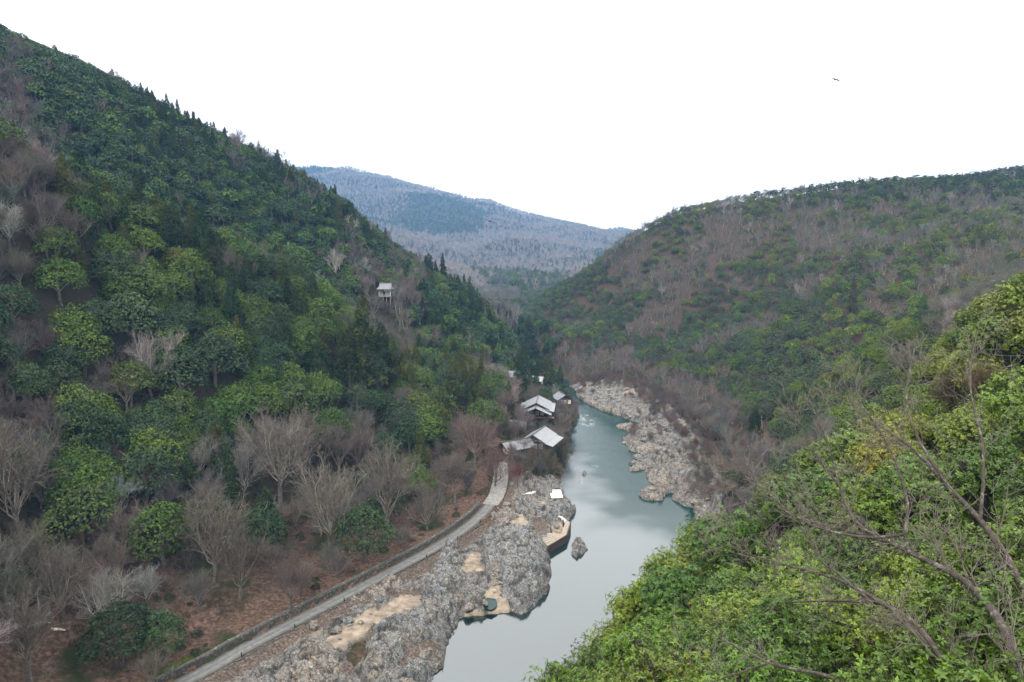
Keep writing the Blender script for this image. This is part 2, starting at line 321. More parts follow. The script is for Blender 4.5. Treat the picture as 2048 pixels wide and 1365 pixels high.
# rock and sand of the banks
def rockmat(name, cols, sand=True):
    m, nt, b = newmat(name); P = geo(nt)
    f1 = noise(nt, .35, 5, .6, P); f2 = noise(nt, 2.2, 9, .75, P, .6); f3 = noise(nt, 9, 5, .7, P)
    base = ramp(nt, f2, [(.30, cols[0]), (.44, cols[1]), (.56, cols[2]), (.68, cols[3])])
    warm = mixc(nt, 1.0, base, (1.13, 1.02, .88), 'MULTIPLY'); k = ramp(nt, f1, [(.48, (0, 0, 0)), (.62, (1, 1, 1))])
    c = mixc(nt, k, base, warm)
    lich = ramp(nt, f3, [(.60, (0, 0, 0)), (.68, (1, 1, 1))]); c = mixc(nt, lich, c, (.46, .46, .44))
    vo = N(nt, 'ShaderNodeTexVoronoi', feature='DISTANCE_TO_EDGE'); mpp = N(nt, 'ShaderNodeMapping'); mpp.inputs['Scale'].default_value = (.42, .22, .4); mpp.inputs['Rotation'].default_value = (0, 0, .6)
    wn = N(nt, 'ShaderNodeTexNoise'); wn.inputs['Scale'].default_value = .9; wn.inputs['Detail'].default_value = 5; nt.links.new(P, wn.inputs['Vector'])
    va = N(nt, 'ShaderNodeVectorMath', operation='MULTIPLY_ADD'); nt.links.new(wn.outputs['Color'], va.inputs[0]); va.inputs[1].default_value = (3, 3, 3); nt.links.new(P, va.inputs[2])
    nt.links.new(va.outputs[0], mpp.inputs[0]); nt.links.new(mpp.outputs[0], vo.inputs['Vector']); vo.inputs['Scale'].default_value = 1
    fis = ramp(nt, vo.outputs['Distance'], [(.0, (1, 1, 1)), (.055, (0, 0, 0))]); c = mixc(nt, fis, c, (.045, .042, .038))
    cr = attr(nt, 'crack').outputs['Fac']; c = mixc(nt, cr, c, (.035, .033, .03))
    if sand:
        sa = attr(nt, 'sand').outputs['Fac']
        # break the edge of the sand up
        ad = N(nt, 'ShaderNodeMath', operation='ADD'); nt.links.new(sa, ad.inputs[0])
        sb = N(nt, 'ShaderNodeMath', operation='SUBTRACT'); nt.links.new(f2, sb.inputs[0]); sb.inputs[1].default_value = .5
        nt.links.new(sb.outputs[0], ad.inputs[1]); sk = ramp(nt, ad.outputs[0], [(.40, (0, 0, 0)), (.58, (1, 1, 1))])
        fs = noise(nt, .5, 6, .6, P); sc = ramp(nt, fs, [(.3, (.13, .10, .075)), (.5, (.25, .20, .15)), (.7, (.38, .32, .25))])
        c = mixc(nt, sk, c, sc)
        st = attr(nt, 'scrub').outputs['Fac']; ad2 = N(nt, 'ShaderNodeMath', operation='ADD'); nt.links.new(st, ad2.inputs[0])
        sb2 = N(nt, 'ShaderNodeMath', operation='SUBTRACT'); nt.links.new(f3, sb2.inputs[0]); sb2.inputs[1].default_value = .5; nt.links.new(sb2.outputs[0], ad2.inputs[1])
        gk = ramp(nt, ad2.outputs[0], [(.42, (0, 0, 0)), (.6, (1, 1, 1))])
        gc = ramp(nt, f2, [(.3, (.02, .016, .012)), (.45, (.065, .045, .034)), (.55, (.13, .10, .08)), (.66, (.24, .22, .20)), (.78, (.09, .10, .035))])
        c = mixc(nt, gk, c, gc)
    nt.links.new(c, b.inputs['Base Color']); b.inputs['Roughness'].default_value = .85; b.inputs['Specular IOR Level'].default_value = .15; bump(nt, b, f2, 1.0, .35)
    return m
M_ROCK = rockmat('grey_rock', [(.022, .022, .022), (.10, .10, .098), (.22, .22, .215), (.44, .435, .42)], False)
M_PROCK = rockmat('buff_rock', [(.03, .025, .02), (.12, .105, .09), (.25, .225, .20), (.44, .41, .375)], False)
M_BANK = rockmat('bank', [(.025, .022, .02), (.10, .094, .088), (.20, .188, .175), (.40, .38, .355)])

# ---------------------------------------------------------------- ground sheet
LBANK = px([(330, 1400), (470, 1330), (600, 1262), (740, 1190), (870, 1120), (965, 1062), (1000, 1030), (1020, 985), (1090, 960), (1122, 945)], z=3) + \
        px([(1160, 960), (1190, 1020), (1160, 1080), (1130, 1200), (960, 1260), (920, 1400), (600, 1480)], z=0)
RBANK = px([(1135, 762), (1200, 772), (1290, 795), (1350, 840), (1400, 890), (1430, 940), (1450, 980), (1440, 1030), (1400, 1060)], z=3) + \
        px([(1340, 1020), (1240, 990), (1230, 880), (1150, 815)], z=0)
def grid_mesh(name, X, Y, Z, mat, keep=None, smooth=False, vattr=None):
    n, m_ = X.shape; I = np.arange(n * m_).reshape(n, m_)
    q = np.stack([I[:-1, :-1], I[:-1, 1:], I[1:, 1:], I[1:, :-1]], -1).reshape(-1, 4)
    if keep is not None: q = q[keep.ravel()[q].all(1)]
    used = np.unique(q); mp = np.zeros(n * m_, np.int64); mp[used] = np.arange(len(used))
    va = {k: v.ravel()[used] for k, v in (vattr or {}).items()}
    return mesh(name, np.stack([X.ravel(), Y.ravel(), Z.ravel()], 1)[used], [mp[q]], [mat], smooth, vattr=va)
def dome(P, x, y):
    """distance inside polygon P (negative outside)"""
    d, _, _ = pline(x, y, list(P) + [P[0]]); return np.where(inpoly(x, y, P), d, -d)
th = np.radians(np.concatenate([np.linspace(-180, -58, 60)[:-1], np.linspace(-58, 58, 640), np.linspace(58, 180, 60)[1:]]))
rr_ = np.concatenate([np.geomspace(2.5, 1200, 400), np.linspace(1212, 4800, 240)])
T_, R_ = np.meshgrid(th, rr_); X_ = R_ * np.sin(T_); Y_ = R_ * np.cos(T_)
Z_ = H(X_.ravel(), Y_.ravel()).reshape(X_.shape)
nb = R_ < 600
lowr = np.zeros(X_.shape)
for P_ in (LBANK, RBANK): lowr = np.maximum(lowr, np.where(nb, sstep(.2, 2.5, dome(P_, X_, Y_)), 0))
Z_ = Z_ - lowr * 1.3
litter = sstep(60, 10, pline(X_, Y_, ROAD)[0]) * (Y_ < 330)
litter = np.maximum(litter, ((X_ > 20) & (Y_ > 220) & (R_ < 600)) * .5)
tag(obj('ground', grid_mesh('ground', X_, Y_, Z_, M_GROUND, smooth=True, vattr={'litter': litter})), kind='structure')

# ---------------------------------------------------------------- the two rocky banks (fine sheets)
def region(lst, z): return [at(u, v, z=z)[:2] for u, v in lst]
SANDS = [region(p, 2.5) for p in ([(640, 1335), (700, 1290), (770, 1262), (800, 1235), (760, 1230), (690, 1265), (620, 1320)],
         [(765, 1232), (800, 1200), (842, 1195), (840, 1215), (800, 1240), (775, 1240)], [(860, 1168), (880, 1145), (895, 1152), (880, 1172)],
         [(925, 1218), (1000, 1222), (1040, 1224), (1020, 1202), (1000, 1168), (960, 1180), (985, 1200), (975, 1215), (940, 1205)],
         [(1010, 1065), (1040, 1035), (1060, 1050), (1050, 1062)], [(1075, 1070), (1130, 1075), (1140, 1048), (1122, 1040), (1100, 1066), (1110, 1090)],
         [(930, 1120), (955, 1112), (962, 1150), (935, 1150)], [(1165, 768), (1200, 774), (1190, 780), (1160, 776)], [(1245, 798), (1270, 797), (1268, 804), (1250, 803)], [(780, 1290), (800, 1270), (815, 1280), (800, 1300)])]
POOLS = [region(p, 1.2) for p in ([(694, 1326), (708, 1300), (731, 1292), (734, 1330), (712, 1344)], [(966, 1207), (975, 1197), (990, 1199), (992, 1212), (982, 1218), (970, 1215)])]
def bank(name, P, step, seed, amp, sands, pools, warm):
    P = np.array(P); x0, y0 = P.min(0) - 1; x1, y1 = P.max(0) + 1
    X, Y = np.meshgrid(np.arange(x0, x1, step), np.arange(y0, y1, step)); s = dome(P, X, Y); keep = s > -1.0
    Z = np.zeros(X.shape); Z[keep] = H(X[keep], Y[keep])
    wx = X + fbm(X / 3, Y / 3, 3, seed) * 2.0; wy = Y + fbm(X / 3 + 50, Y / 3, 3, seed) * 2.0
    h1, b1 = worley(wx / 4.2, wy / 4.2, seed); h2, b2 = worley(wx / 1.5, wy / 1.5, seed + 40)
    rough = (h1 - .35) * 1.6 + (h2 - .5) * .75 + fbm(X / .8, Y / .8, 3, seed + 3) * .5
    rk = sstep(-.16, .0, fbm(X / 9, Y / 9, 3, seed + 8) + (.06 if warm > .9 else -.06))       # bare rock against silt and scrub
    sand = np.zeros(X.shape)
    sxx = X + fbm(X / 2.5, Y / 2.5, 3, 77) * 4; syy = Y + fbm(X / 2.5 + 9, Y / 2.5, 3, 78) * 4
    for S in sands: sand = np.maximum(sand, sstep(-1.2, 1.0, dome(S, sxx, syy)))
    sand = np.maximum(sand, .55 * sstep(.16, .24, fbm(X / 7, Y / 7, 3, seed + 31)))
    rr, _, sd = pline(X, Y, ROAD); zone_mask = sstep(3.5, 9, rr)
    water = sstep(-.2, .5, Z)
    Z = Z + (rough * (.35 + .65 * rk)) * amp * (1 - sand * .93) * zone_mask * (.55 + .45 * water) - (1 - water) * .4
    pl = np.zeros(X.shape)
    for S in pools: pl = np.maximum(pl, sstep(-.6, .5, dome(S, X, Y)))
    Z = np.where(pl > 0, Z * (1 - pl) + pl * (.2), Z)
    Z = np.where(s < .4, np.minimum(Z, H(X.ravel(), Y.ravel()).reshape(X.shape) - 1.0 * sstep(.6, -.8, s)), Z)
    Z = Z + np.where(keep, fbm(X / 11, Y / 11, 2, seed + 60) * 1.8 * rk * zone_mask * water * (1 - sand), 0)
    crack = np.clip(sstep(.10, .02, b1) * .8 + sstep(.10, .0, b2) * .5, 0, 1) * (1 - sand)
    scrub = (1 - rk) * (1 - sand) * sstep(.6, 1.6, Z) * .8 * warm + sstep(9, 4, rr) * .7
    o = obj(name, grid_mesh(name, X, Y, Z, M_BANK, keep, vattr={'sand': sand, 'crack': crack, 'scrub': np.clip(scrub, 0, 1)}))
    tag(o, kind='structure'); return o
bank('rocky_riverbank', LBANK, .42, 3, 1.25, SANDS, POOLS, 1.0)
bank('far_riverbank', RBANK, .75, 23, 1.25, SANDS, [], .6)

# ---------------------------------------------------------------- water
m, nt, b = newmat('river_water'); M_WATER = m; P = geo(nt)
mp = N(nt, 'ShaderNodeMapping'); nt.links.new(P, mp.inputs[0]); mp.inputs['Scale'].default_value = (1, .35, 1); mp.inputs['Rotation'].default_value = (0, 0, -.15)
f1 = noise(nt, 2.2, 6, .65, mp.outputs[0], .4); f2 = noise(nt, .22, 3, .5, P)
foam = attr(nt, 'foam').outputs['Fac']
n3 = noise(nt, .30, 5, .6, mp.outputs[0], .8)
ad = N(nt, 'ShaderNodeMath', operation='ADD'); nt.links.new(foam, ad.inputs[0]); sb = N(nt, 'ShaderNodeMath', operation='SUBTRACT'); nt.links.new(n3, sb.inputs[0]); sb.inputs[1].default_value = .5; nt.links.new(sb.outputs[0], ad.inputs[1])
fk = ramp(nt, ad.outputs[0], [(.34, (0, 0, 0)), (1.0, (1, 1, 1))])
c = ramp(nt, f2, [(.3, (.003, .021, .018)), (.7, (.005, .029, .025))]); sheen0 = attr(nt, 'zone_mask').outputs['Fac']; c = mixc(nt, sheen0, c, (.004, .014, .013)); c = mixc(nt, fk, c, (.72, .76, .76))
nt.links.new(c, b.inputs['Base Color'])
rk = ramp(nt, fk, [(0, (.07,) * 3), (1, (.6,) * 3)]); nt.links.new(rk, b.inputs['Roughness'])
b.inputs['IOR'].default_value = 1.7
sheen = attr(nt, 'zone_mask').outputs['Fac']; sl = ramp(nt, sheen, [(0, (.10,) * 3), (1, (1.0,) * 3)]); nt.links.new(sl, b.inputs['Specular IOR Level'])  # specular follows the painted mask, imitating the bright sky reflection
rough = attr(nt, 'chop').outputs['Fac']; ml = N(nt, 'ShaderNodeMath', operation='MULTIPLY'); nt.links.new(f1, ml.inputs[0]); nt.links.new(rough, ml.inputs[1])
bump(nt, b, ml.outputs[0], .8, .12)
wx, wy = np.meshgrid(np.arange(-160, 140, 1.6), np.arange(-20, 640, 1.6))
def band(P, w, soft):
    d, _, _ = pline(wx, wy, P); return sstep(w + soft, w, d)
foam = .24 * band([at(1150, 905, z=0)[:2], at(1135, 935, z=0)[:2], at(1140, 965, z=0)[:2]], 3, 12)
foam = np.maximum(foam, .24 * band([at(1140, 905, z=0)[:2], at(1165, 885, z=0)[:2], at(1205, 930, z=0)[:2]], 3, 8))
foam = np.maximum(foam, .22 * band([at(1185, 968, z=0)[:2], at(1240, 962, z=0)[:2], at(1300, 985, z=0)[:2]], 1.5, 5))
foam = np.maximum(foam, .40 * band([at(1160, 830, z=0)[:2], at(1180, 850, z=0)[:2]], 2, 6))
foam = np.maximum(foam, .18 * band([at(1160, 980, z=0)[:2], at(1230, 1000, z=0)[:2]], 4, 14))
chop = .18 + .9 * sstep(196, 235, wy) * sstep(330, 270, wy) + .35 * sstep(270, 350, wy)
zone_mask = sstep(222, 196, wy + wx * .35 + fbm(wx / 14, wy / 14, 3, 44) * 30)  # sky sheen placed by hand: mask sets which stretches mirror silver, which stay teal
zone_mask = np.maximum(zone_mask, .9 * sstep(285, 255, wy) * sstep(36, 20, wx + fbm(wx / 12, wy / 12, 3, 45) * 20)); zone_mask = np.minimum(zone_mask, 1 - .75 * sstep(38, 54, wx - (wy - 200) * .1) * sstep(165, 200, wy))
wz = fbm(wx / 4, wy / 4, 3, 3) * .12 * chop
tag(obj('river', grid_mesh('river', wx, wy, wz, M_WATER, smooth=True, vattr={'foam': foam, 'chop': chop, 'zone_mask': zone_mask})), kind='structure')
for i, S in enumerate(POOLS):
    S = np.array(S); c_ = S.mean(0); V = [(x_, y_, 1.5 if i == 0 else 1.2) for x_, y_ in c_ + (S - c_) * 1.25]
    me = bpy.data.meshes.new('rock_pool'); me.from_pydata(V, [], [list(range(len(V)))]); me.materials.append(M_WATER); tag(obj('rock_pool', me), kind='structure')
# ---------------------------------------------------------------- tree meshes
def unit(a): return a / np.maximum(np.linalg.norm(a, axis=-1, keepdims=True), 1e-9)
def cards(Cn, Nr, S, asp=.62, rg=rng):
    """rhombic leaf clumps: centres, normals, sizes -> verts, quads"""
    n = len(Cn); t = unit(np.cross(Nr, rg.normal(size=(n, 3)))); b_ = np.cross(Nr, t)
    S = S[:, None]; k = rg.uniform(.7, 1.25, (n, 1)); lift = Nr * S * rg.uniform(-.25, .25, (n, 1))
    V = np.stack([Cn + t * S, Cn + b_ * S * asp * k + lift, Cn - t * S * .9, Cn - b_ * S * asp], 1).reshape(-1, 3)
    return V, np.arange(4 * n).reshape(n, 4)
def lobes_to_cards(rg, Lc, Lr, per, size, up=.35, jit=.55, under=-.35, cull=.8):
    """leaf clumps on the outside of many lobes; Lc centres, Lr radii (n,3)"""
    n = len(Lc); area = (Lr[:, 0] * Lr[:, 2]); cnt = np.maximum(6, (per * area / area.mean()).astype(int))
    li = np.repeat(np.arange(n), cnt); d = unit(rg.normal(size=(len(li), 3)))
    d[:, 2] = np.where(d[:, 2] < under, -d[:, 2], d[:, 2]); r = rg.uniform(.78, 1.06, (len(li), 1))
    r = r * (1 + .18 * np.sin(d[:, :1] * 7 + li[:, None]) * np.cos(d[:, 1:2] * 6 + d[:, 2:3] * 5))
    Pn = Lc[li] + d * Lr[li] * r
    if cull:
        ok = np.ones(len(Pn), bool)
        for k in range(n):
            q = ((Pn - Lc[k]) / (Lr[k] * cull)); ok &= ((q ** 2).sum(1) > 1) | (li == k)
        Pn, d, li = Pn[ok], d[ok], li[ok]
    nr = unit(d + np.array([0, 0, up]) + rg.normal(size=d.shape) * jit)
    S = size * rg.uniform(.6, 1.3, len(Pn))
    V, Q = cards(Pn, nr, S, rg=rg)
    lv = rg.uniform(.25, .75, n)[li] + rg.normal(size=len(li)) * .16
    return V, Q, np.clip(lv, 0, 1)
def tubes(P0, P1, R0, R1, k=3):
    P0, P1 = np.asarray(P0, float), np.asarray(P1, float); n = len(P0); d = unit(P1 - P0)
    ref = np.where(np.abs(d[:, 2:3]) > .9, np.array([[1.0, 0, 0]]), np.array([[0, 0, 1.0]])); s = unit(np.cross(d, ref)); u = np.cross(d, s)
    a = np.arange(k) / k * 2 * pi; ring = s[:, None] * np.cos(a)[None, :, None] + u[:, None] * np.sin(a)[None, :, None]
    V = np.concatenate([P0[:, None] + ring * np.asarray(R0)[:, None, None], P1[:, None] + ring * np.asarray(R1)[:, None, None]], 1).reshape(-1, 3)
    j = np.arange(k); q = np.stack([j, (j + 1) % k, (j + 1) % k + k, j + k], 1)
    return V, (q[None] + (np.arange(n) * 2 * k)[:, None, None]).reshape(-1, 4)
def broadleaf(seed, R=6.0, Ht=11.0, nl=46, lr=1.7, per=130, size=.30, flat=.62, low=.15):
    rg = np.random.default_rng(seed); d = unit(rg.normal(size=(nl * 3, 3))); d[:, 2] = np.abs(d[:, 2]) - low
    # spread the lobes apart
    keep = [0]
    for i in range(1, len(d)):
        if len(keep) < nl and np.min(np.linalg.norm(d[keep] - d[i], axis=1)) > 1.9 / sqrt(nl): keep.append(i)
    d = d[keep]; rad = rg.uniform(.68, .95, (len(d), 1)); ax = np.array([R, R * rg.uniform(.85, 1.0), Ht * flat])
    Lc = d * (ax - lr) * rad + np.array([0, 0, Ht * (1 - flat)])
    s = rg.uniform(.65, 1.3, len(d)) * lr; Lr = np.stack([s, s, s * .78], 1)
    core = np.array([[0, 0, Ht * (1 - flat) + Ht * .1]]); Lc = np.concatenate([Lc, core]); Lr = np.concatenate([Lr, [[R * .62, R * .62, Ht * flat * .66]]])
    return lobes_to_cards(rg, Lc, Lr, per, size)
def conifer(seed, Ht=22.0, R=3.8, nl=110, per=46, size=.27, power=.75, base=.18):
    rg = np.random.default_rng(seed); h = base + (1 - base) * rg.uniform(0, 1, nl) ** .85; a = rg.uniform(0, 2 * pi, nl)
    prof = np.maximum(1 - (h - base) / (1 - base), .0) ** power * R * (.82 + .25 * np.sin(h * 23 + a * 2)); ro = prof * rg.uniform(.55, .95, nl)
    Lc = np.stack([np.cos(a) * ro, np.sin(a) * ro, h * Ht - ro * .25], 1); s = rg.uniform(.55, 1.15, nl) * (.35 + .5 * prof / R) * 1.35
    Lr = np.stack([s, s, s * 1.15], 1)
    hs = np.linspace(base + .05, .95, 7); cr = (1 - (hs - base) / (1 - base)) ** power * R * .6
    Lc = np.concatenate([Lc, np.stack([hs * 0, hs * 0, hs * Ht], 1)]); Lr = np.concatenate([Lr, np.stack([cr, cr, cr * 0 + Ht * .09], 1)])
    return lobes_to_cards(rg, Lc, Lr, per, size, up=.15, jit=.6, under=-.6)
def bare(seed, Ht=11.0, R=6.0, n1=7, n2=7, n3=5, n4=4, tw=.022, fork=.22, up=.55):
    """branch skeleton of a leafless tree -> crown tubes and trunk tubes"""
    rg = np.random.default_rng(seed); P0, P1, A, B, L = [], [], [], [], []
    def branch(p, d, ln, r, lev, nseg):
        pts = [p]; dirs = []
        for i in range(nseg):
            d = unit(d + rg.normal(size=3) * (.09 + .06 * lev) + np.array([0, 0, .10 if lev < 3 else .04])); q = p + d * ln / nseg
            ra, rb = r * (1 - .75 * i / nseg), r * (1 - .75 * (i + 1) / nseg)
            P0.append(p); P1.append(q); A.append(max(ra, tw)); B.append(max(rb, tw * .7)); L.append(lev); p = q; pts.append(p); dirs.append(d)
        return pts, dirs
    fz = Ht * fork; tp, td = np.array([0, 0, -1.0]), np.array([rg.normal() * .06, rg.normal() * .06, 1.0])
    r0 = .03 * Ht * .8; T0, T1, TA, TB = [], [], [], []
    p = tp; nt_ = 4
    for i in range(nt_):
        d = unit(td + rg.normal(size=3) * .05); q = p + d * (fz + 1) / nt_; T0.append(p); T1.append(q); TA.append(r0 * (1.25 - .1 * i)); TB.append(r0 * (1.15 - .1 * i)); p = q
    top = p; n1_ = n1 + rg.integers(-1, 2)
    for i in range(n1_):
        a = 2 * pi * (i + rg.uniform(-.3, .3)) / n1_; inc = rg.uniform(.2, 1.05) if i else .1
        d = np.array([cos(a) * inc * R / Ht * 1.9, sin(a) * inc * R / Ht * 1.9, 1.0]); ln = (Ht - fz) * rg.uniform(.75, .98)
        pt, dr = branch(top - np.array([0, 0, rg.uniform(0, .45) * fz]), unit(d), ln, r0 * rg.uniform(.26, .5), 1, 6)
        for j in range(n2):
            t = rg.uniform(.25, 1.0); k = min(int(t * 6), 5); bp = pt[k] + (pt[k + 1] - pt[k]) * (t * 6 - k)
            d2 = unit(dr[k] + unit(rg.normal(size=3)) * .85 + np.array([0, 0, .15])); l2 = ln * .46 * (1.15 - .45 * t)
            p2, r2 = branch(bp, d2, l2, r0 * .17, 2, 4)
            for s in range(n3):
                t2 = rg.uniform(.15, 1.0); k2 = min(int(t2 * 4), 3); b3 = p2[k2] + (p2[k2 + 1] - p2[k2]) * (t2 * 4 - k2)
                d3 = unit(r2[k2] + unit(rg.normal(size=3)) * .8 + np.array([0, 0, up * .5])); l3 = l2 * .5 * rg.uniform(.7, 1.2)
                p3, r3 = branch(b3, d3, l3, r0 * .07, 3, 3)
                for s4 in range(n4):
                    t3 = rg.uniform(.1, 1.0); k3 = min(int(t3 * 3), 2); b4 = p3[k3] + (p3[k3 + 1] - p3[k3]) * (t3 * 3 - k3)
                    branch(b4, unit(r3[k3] + unit(rg.normal(size=3)) * .8 + np.array([0, 0, up * .4])), l3 * .6 * rg.uniform(.6, 1.2), tw, 4, 2)
    L = np.array(L); V, Q = tubes(P0, P1, A, B, 3); lv = np.repeat(np.clip(1.0 - .22 * L + rg.normal(size=len(L)) * .12, 0, 1), 3)
    TV, TQ = tubes(T0, T1, TA, TB, 7)
    return (V, Q, lv), (TV, TQ)
def simple_trunk(Ht, r, lean=.0, k=6, limbs=0, seed=0, R=4):
    rg = np.random.default_rng(seed); n = 5; P = [np.array([0, 0, -1.5])]
    for i in range(n): P.append(P[-1] + np.array([rg.normal() * lean, rg.normal() * lean, (Ht + 1.5) / n]))
    P = np.array(P); rad = r * np.linspace(1.2, .45, n + 1); a, b_, ra, rb = list(P[:-1]), list(P[1:]), list(rad[:-1]), list(rad[1:])
    for i in range(limbs):
        an = rg.uniform(0, 2 * pi); p = P[rg.integers(2, n)]; q = p + np.array([cos(an) * R * .35, sin(an) * R * .35, R * .3]); s = q + np.array([cos(an) * R * .3, sin(an) * R * .3, R * .22])
        a += [p, q]; b_ += [q, s]; ra += [r * .45, r * .3]; rb += [r * .3, r * .12]
    return tubes(a, b_, ra, rb, k)
def crown_me(name, d, mat): return mesh(name, d[0], [d[1]], [mat], fattr={'var': d[2]})
PR = {}   # kind -> list of (crown mesh, trunk mesh, nominal height, nominal radius)
def reg(kind, crown, trunk, h, r, mat, bark):
    PR.setdefault(kind, []).append((crown_me('crown', crown, mat), mesh('trunk', trunk[0], [trunk[1]], [bark], True), h, r))
for s in range(5):   # near evergreens, tree-sized clumps of leaves
    reg('broad', broadleaf(10 + s, 6, 10.5 + s % 3 * .6, 48, 1.75, 200, .23), simple_trunk(8, .32, .2, 6, 5, s, 6), 10.5, 6, M_LEAF, M_BARK)
for s in range(4):
    reg('broad_far', broadleaf(30 + s, 5, 8.5, 26, 1.7, 64, .42), simple_trunk(6, .28, .1, 4, 0, s), 8.5, 5, M_LEAF, M_BARK)
for s in range(4):
    reg('conifer', conifer(50 + s, (17, 19, 16, 20)[s], (4.6, 4.2, 4.8, 3.8)[s], 120, 90, .24, (.5, .6, .42, .7)[s], .12), simple_trunk(14, .3, .03, 6), 18, 4.4, M_NEEDLE, M_BARK)
for s in range(3):
    reg('conifer_far', conifer(60 + s, (14, 16, 13)[s], 4.3, 50, 34, .46, (.5, .65, .45)[s], .12), simple_trunk(11, .28, .03, 4), 15, 4.2, M_NEEDLE, M_PBARK)
for s in range(5):
    c_, t_ = bare(70 + s, 11, (6, 5.2, 6.4, 5.6, 6)[s], 13, 8, 6, 3, .0175, (.26, .4, .2, .34, .28)[s]); reg('bare', c_, t_, 11, 6, M_TWIG, M_BARK)
for s in range(4):
    c_, t_ = bare(80 + s, 9, 5, 5, 6, 4, 4, .036); reg('bare_far', c_, t_, 9, 5, M_TWIG, M_PBARK)
for s in range(3):   # flat-topped ridge pines
    rg = np.random.default_rng(90 + s); n = 13; a = rg.uniform(0, 6.28, n); hh = rg.uniform(.45, 1, n) * 9; ro = (1.15 - hh / 9) * 3.2 + rg.uniform(0, .8, n)
    Lc = np.stack([np.cos(a) * ro, np.sin(a) * ro, hh], 1); sr = rg.uniform(.7, 1.3, n); reg('pine', lobes_to_cards(rg, Lc, np.stack([sr, sr, sr * .5], 1), 60, .3, cull=0), simple_trunk(8.8, .16, .25, 5, 4, s, 3), 9.5, 3, M_NEEDLE, M_BARK)
# low shrub
for s in range(3):
    reg('shrub', broadleaf(95 + s, 1.5, 1.9, 12, .6, 60, .14, .8, .3), simple_trunk(1, .05, .05, 4), 1.9, 1.5, M_LEAF, M_BARK)
# leafy trees of the near slope: real leaves in whorls on twigs
def leafy(seed, R=2.8, Ht=5.5, nl=34, lr=.8, ros=38, nleaf=7, ll=.13, droop=.1):
    rg = np.random.default_rng(seed); d = unit(rg.normal(size=(nl, 3))); d[:, 2] = np.abs(d[:, 2]) * 1.0 - .25
    ax = np.array([R, R, Ht * .5]); Lc = d * (ax - lr * .7) * rg.uniform(.5, 1.0, (nl, 1)) + np.array([0, 0, Ht * .5]); s = rg.uniform(.6, 1.25, nl) * lr
    li = np.repeat(np.arange(nl), ros); dd = unit(rg.normal(size=(len(li), 3)) + np.array([0, 0, .35])); Pc = Lc[li] + dd * s[li, None] * rg.uniform(.6, 1.15, (len(li), 1))
    axd = unit(dd * .8 + (Pc - np.array([0, 0, Ht * .35])) * .12 + np.array([0, 0, .30]) + rg.normal(size=dd.shape) * .5)
    n = len(Pc); e1 = unit(np.cross(axd, rg.normal(size=(n, 3)))); e2 = np.cross(axd, e1)
    an = (np.arange(nleaf) / nleaf * 2 * pi)[None] + rg.uniform(0, 6, (n, 1)) + rg.normal(size=(n, nleaf)) * .25
    out = e1[:, None] * np.cos(an)[..., None] + e2[:, None] * np.sin(an)[..., None]; el = rg.uniform(-.25, .75, (n, nleaf, 1)) - droop
    D = unit(out + axd[:, None] * el).reshape(-1, 3); up = unit(axd[:, None] - out * el).reshape(-1, 3) + rg.normal(size=D.shape) * .15; sd = unit(np.cross(D, up)); up = np.cross(sd, D)
    B0 = np.repeat(Pc, nleaf, 0) + D * .01; ln = (ll * rg.uniform(.65, 1.25, len(B0)))[:, None]; wd = ln * .26
    V = np.stack([B0, B0 + D * ln * .38 + sd * wd + up * wd * .35, B0 + D * ln - up * ln * .14, B0 + D * ln * .38 - sd * wd + up * wd * .35, B0 + D * ln * .5 - up * ln * .02], 1).reshape(-1, 3)
    k = np.arange(len(B0))[:, None] * 5; Q = np.concatenate([k + np.array([[0, 4, 2, 1]]), k + np.array([[0, 3, 2, 4]])])
    rv = np.clip(rg.uniform(.2, .75, n) + rg.uniform(-.1, .1, n), 0, 1); lv = np.clip(np.repeat(rv, nleaf) + rg.normal(size=n * nleaf) * .12, 0, 1)
    # twigs from the limbs to the whorls
    a, b_, ra, rb = [], [], [], []
    for k_ in range(nl):
        base = np.array([0, 0, Ht * rg.uniform(.12, .4)]); mid = (base + Lc[k_]) / 2 + np.array([0, 0, -.2]); a += [base, mid]; b_ += [mid, Lc[k_]]; ra += [.045, .03]; rb += [.03, .015]
    sel = np.arange(0, n, 2); a = np.concatenate([a, Lc[li[sel]]]); b_ = np.concatenate([b_, Pc[sel]]); ra = np.concatenate([ra, np.full(len(sel), .012)]); rb = np.concatenate([rb, np.full(len(sel), .006)])
    TV, TQ = tubes(a, b_, ra, rb, 3); t1, q1 = simple_trunk(Ht * .5, .09, .08, 6, 0, seed)
    return (V, Q, np.concatenate([lv, lv])), (np.concatenate([TV, t1]), np.concatenate([TQ, q1 + len(TV)]))
for s in range(5):
    c_, t_ = leafy(110 + s, 2.2, 4.8, 40, .62, 40, 5, .125, (.1, .5)[s % 2]); reg('leafy', c_, t_, 4.8, 2.4, M_NEAR, M_DBARK)
for s in range(4):
    c_, t_ = leafy(120 + s, 3.1, 6.5, 38, 1.0, 46, 5, .20, .25); reg('leafy_mid', c_, t_, 6.5, 3.2, M_NEAR, M_DBARK)
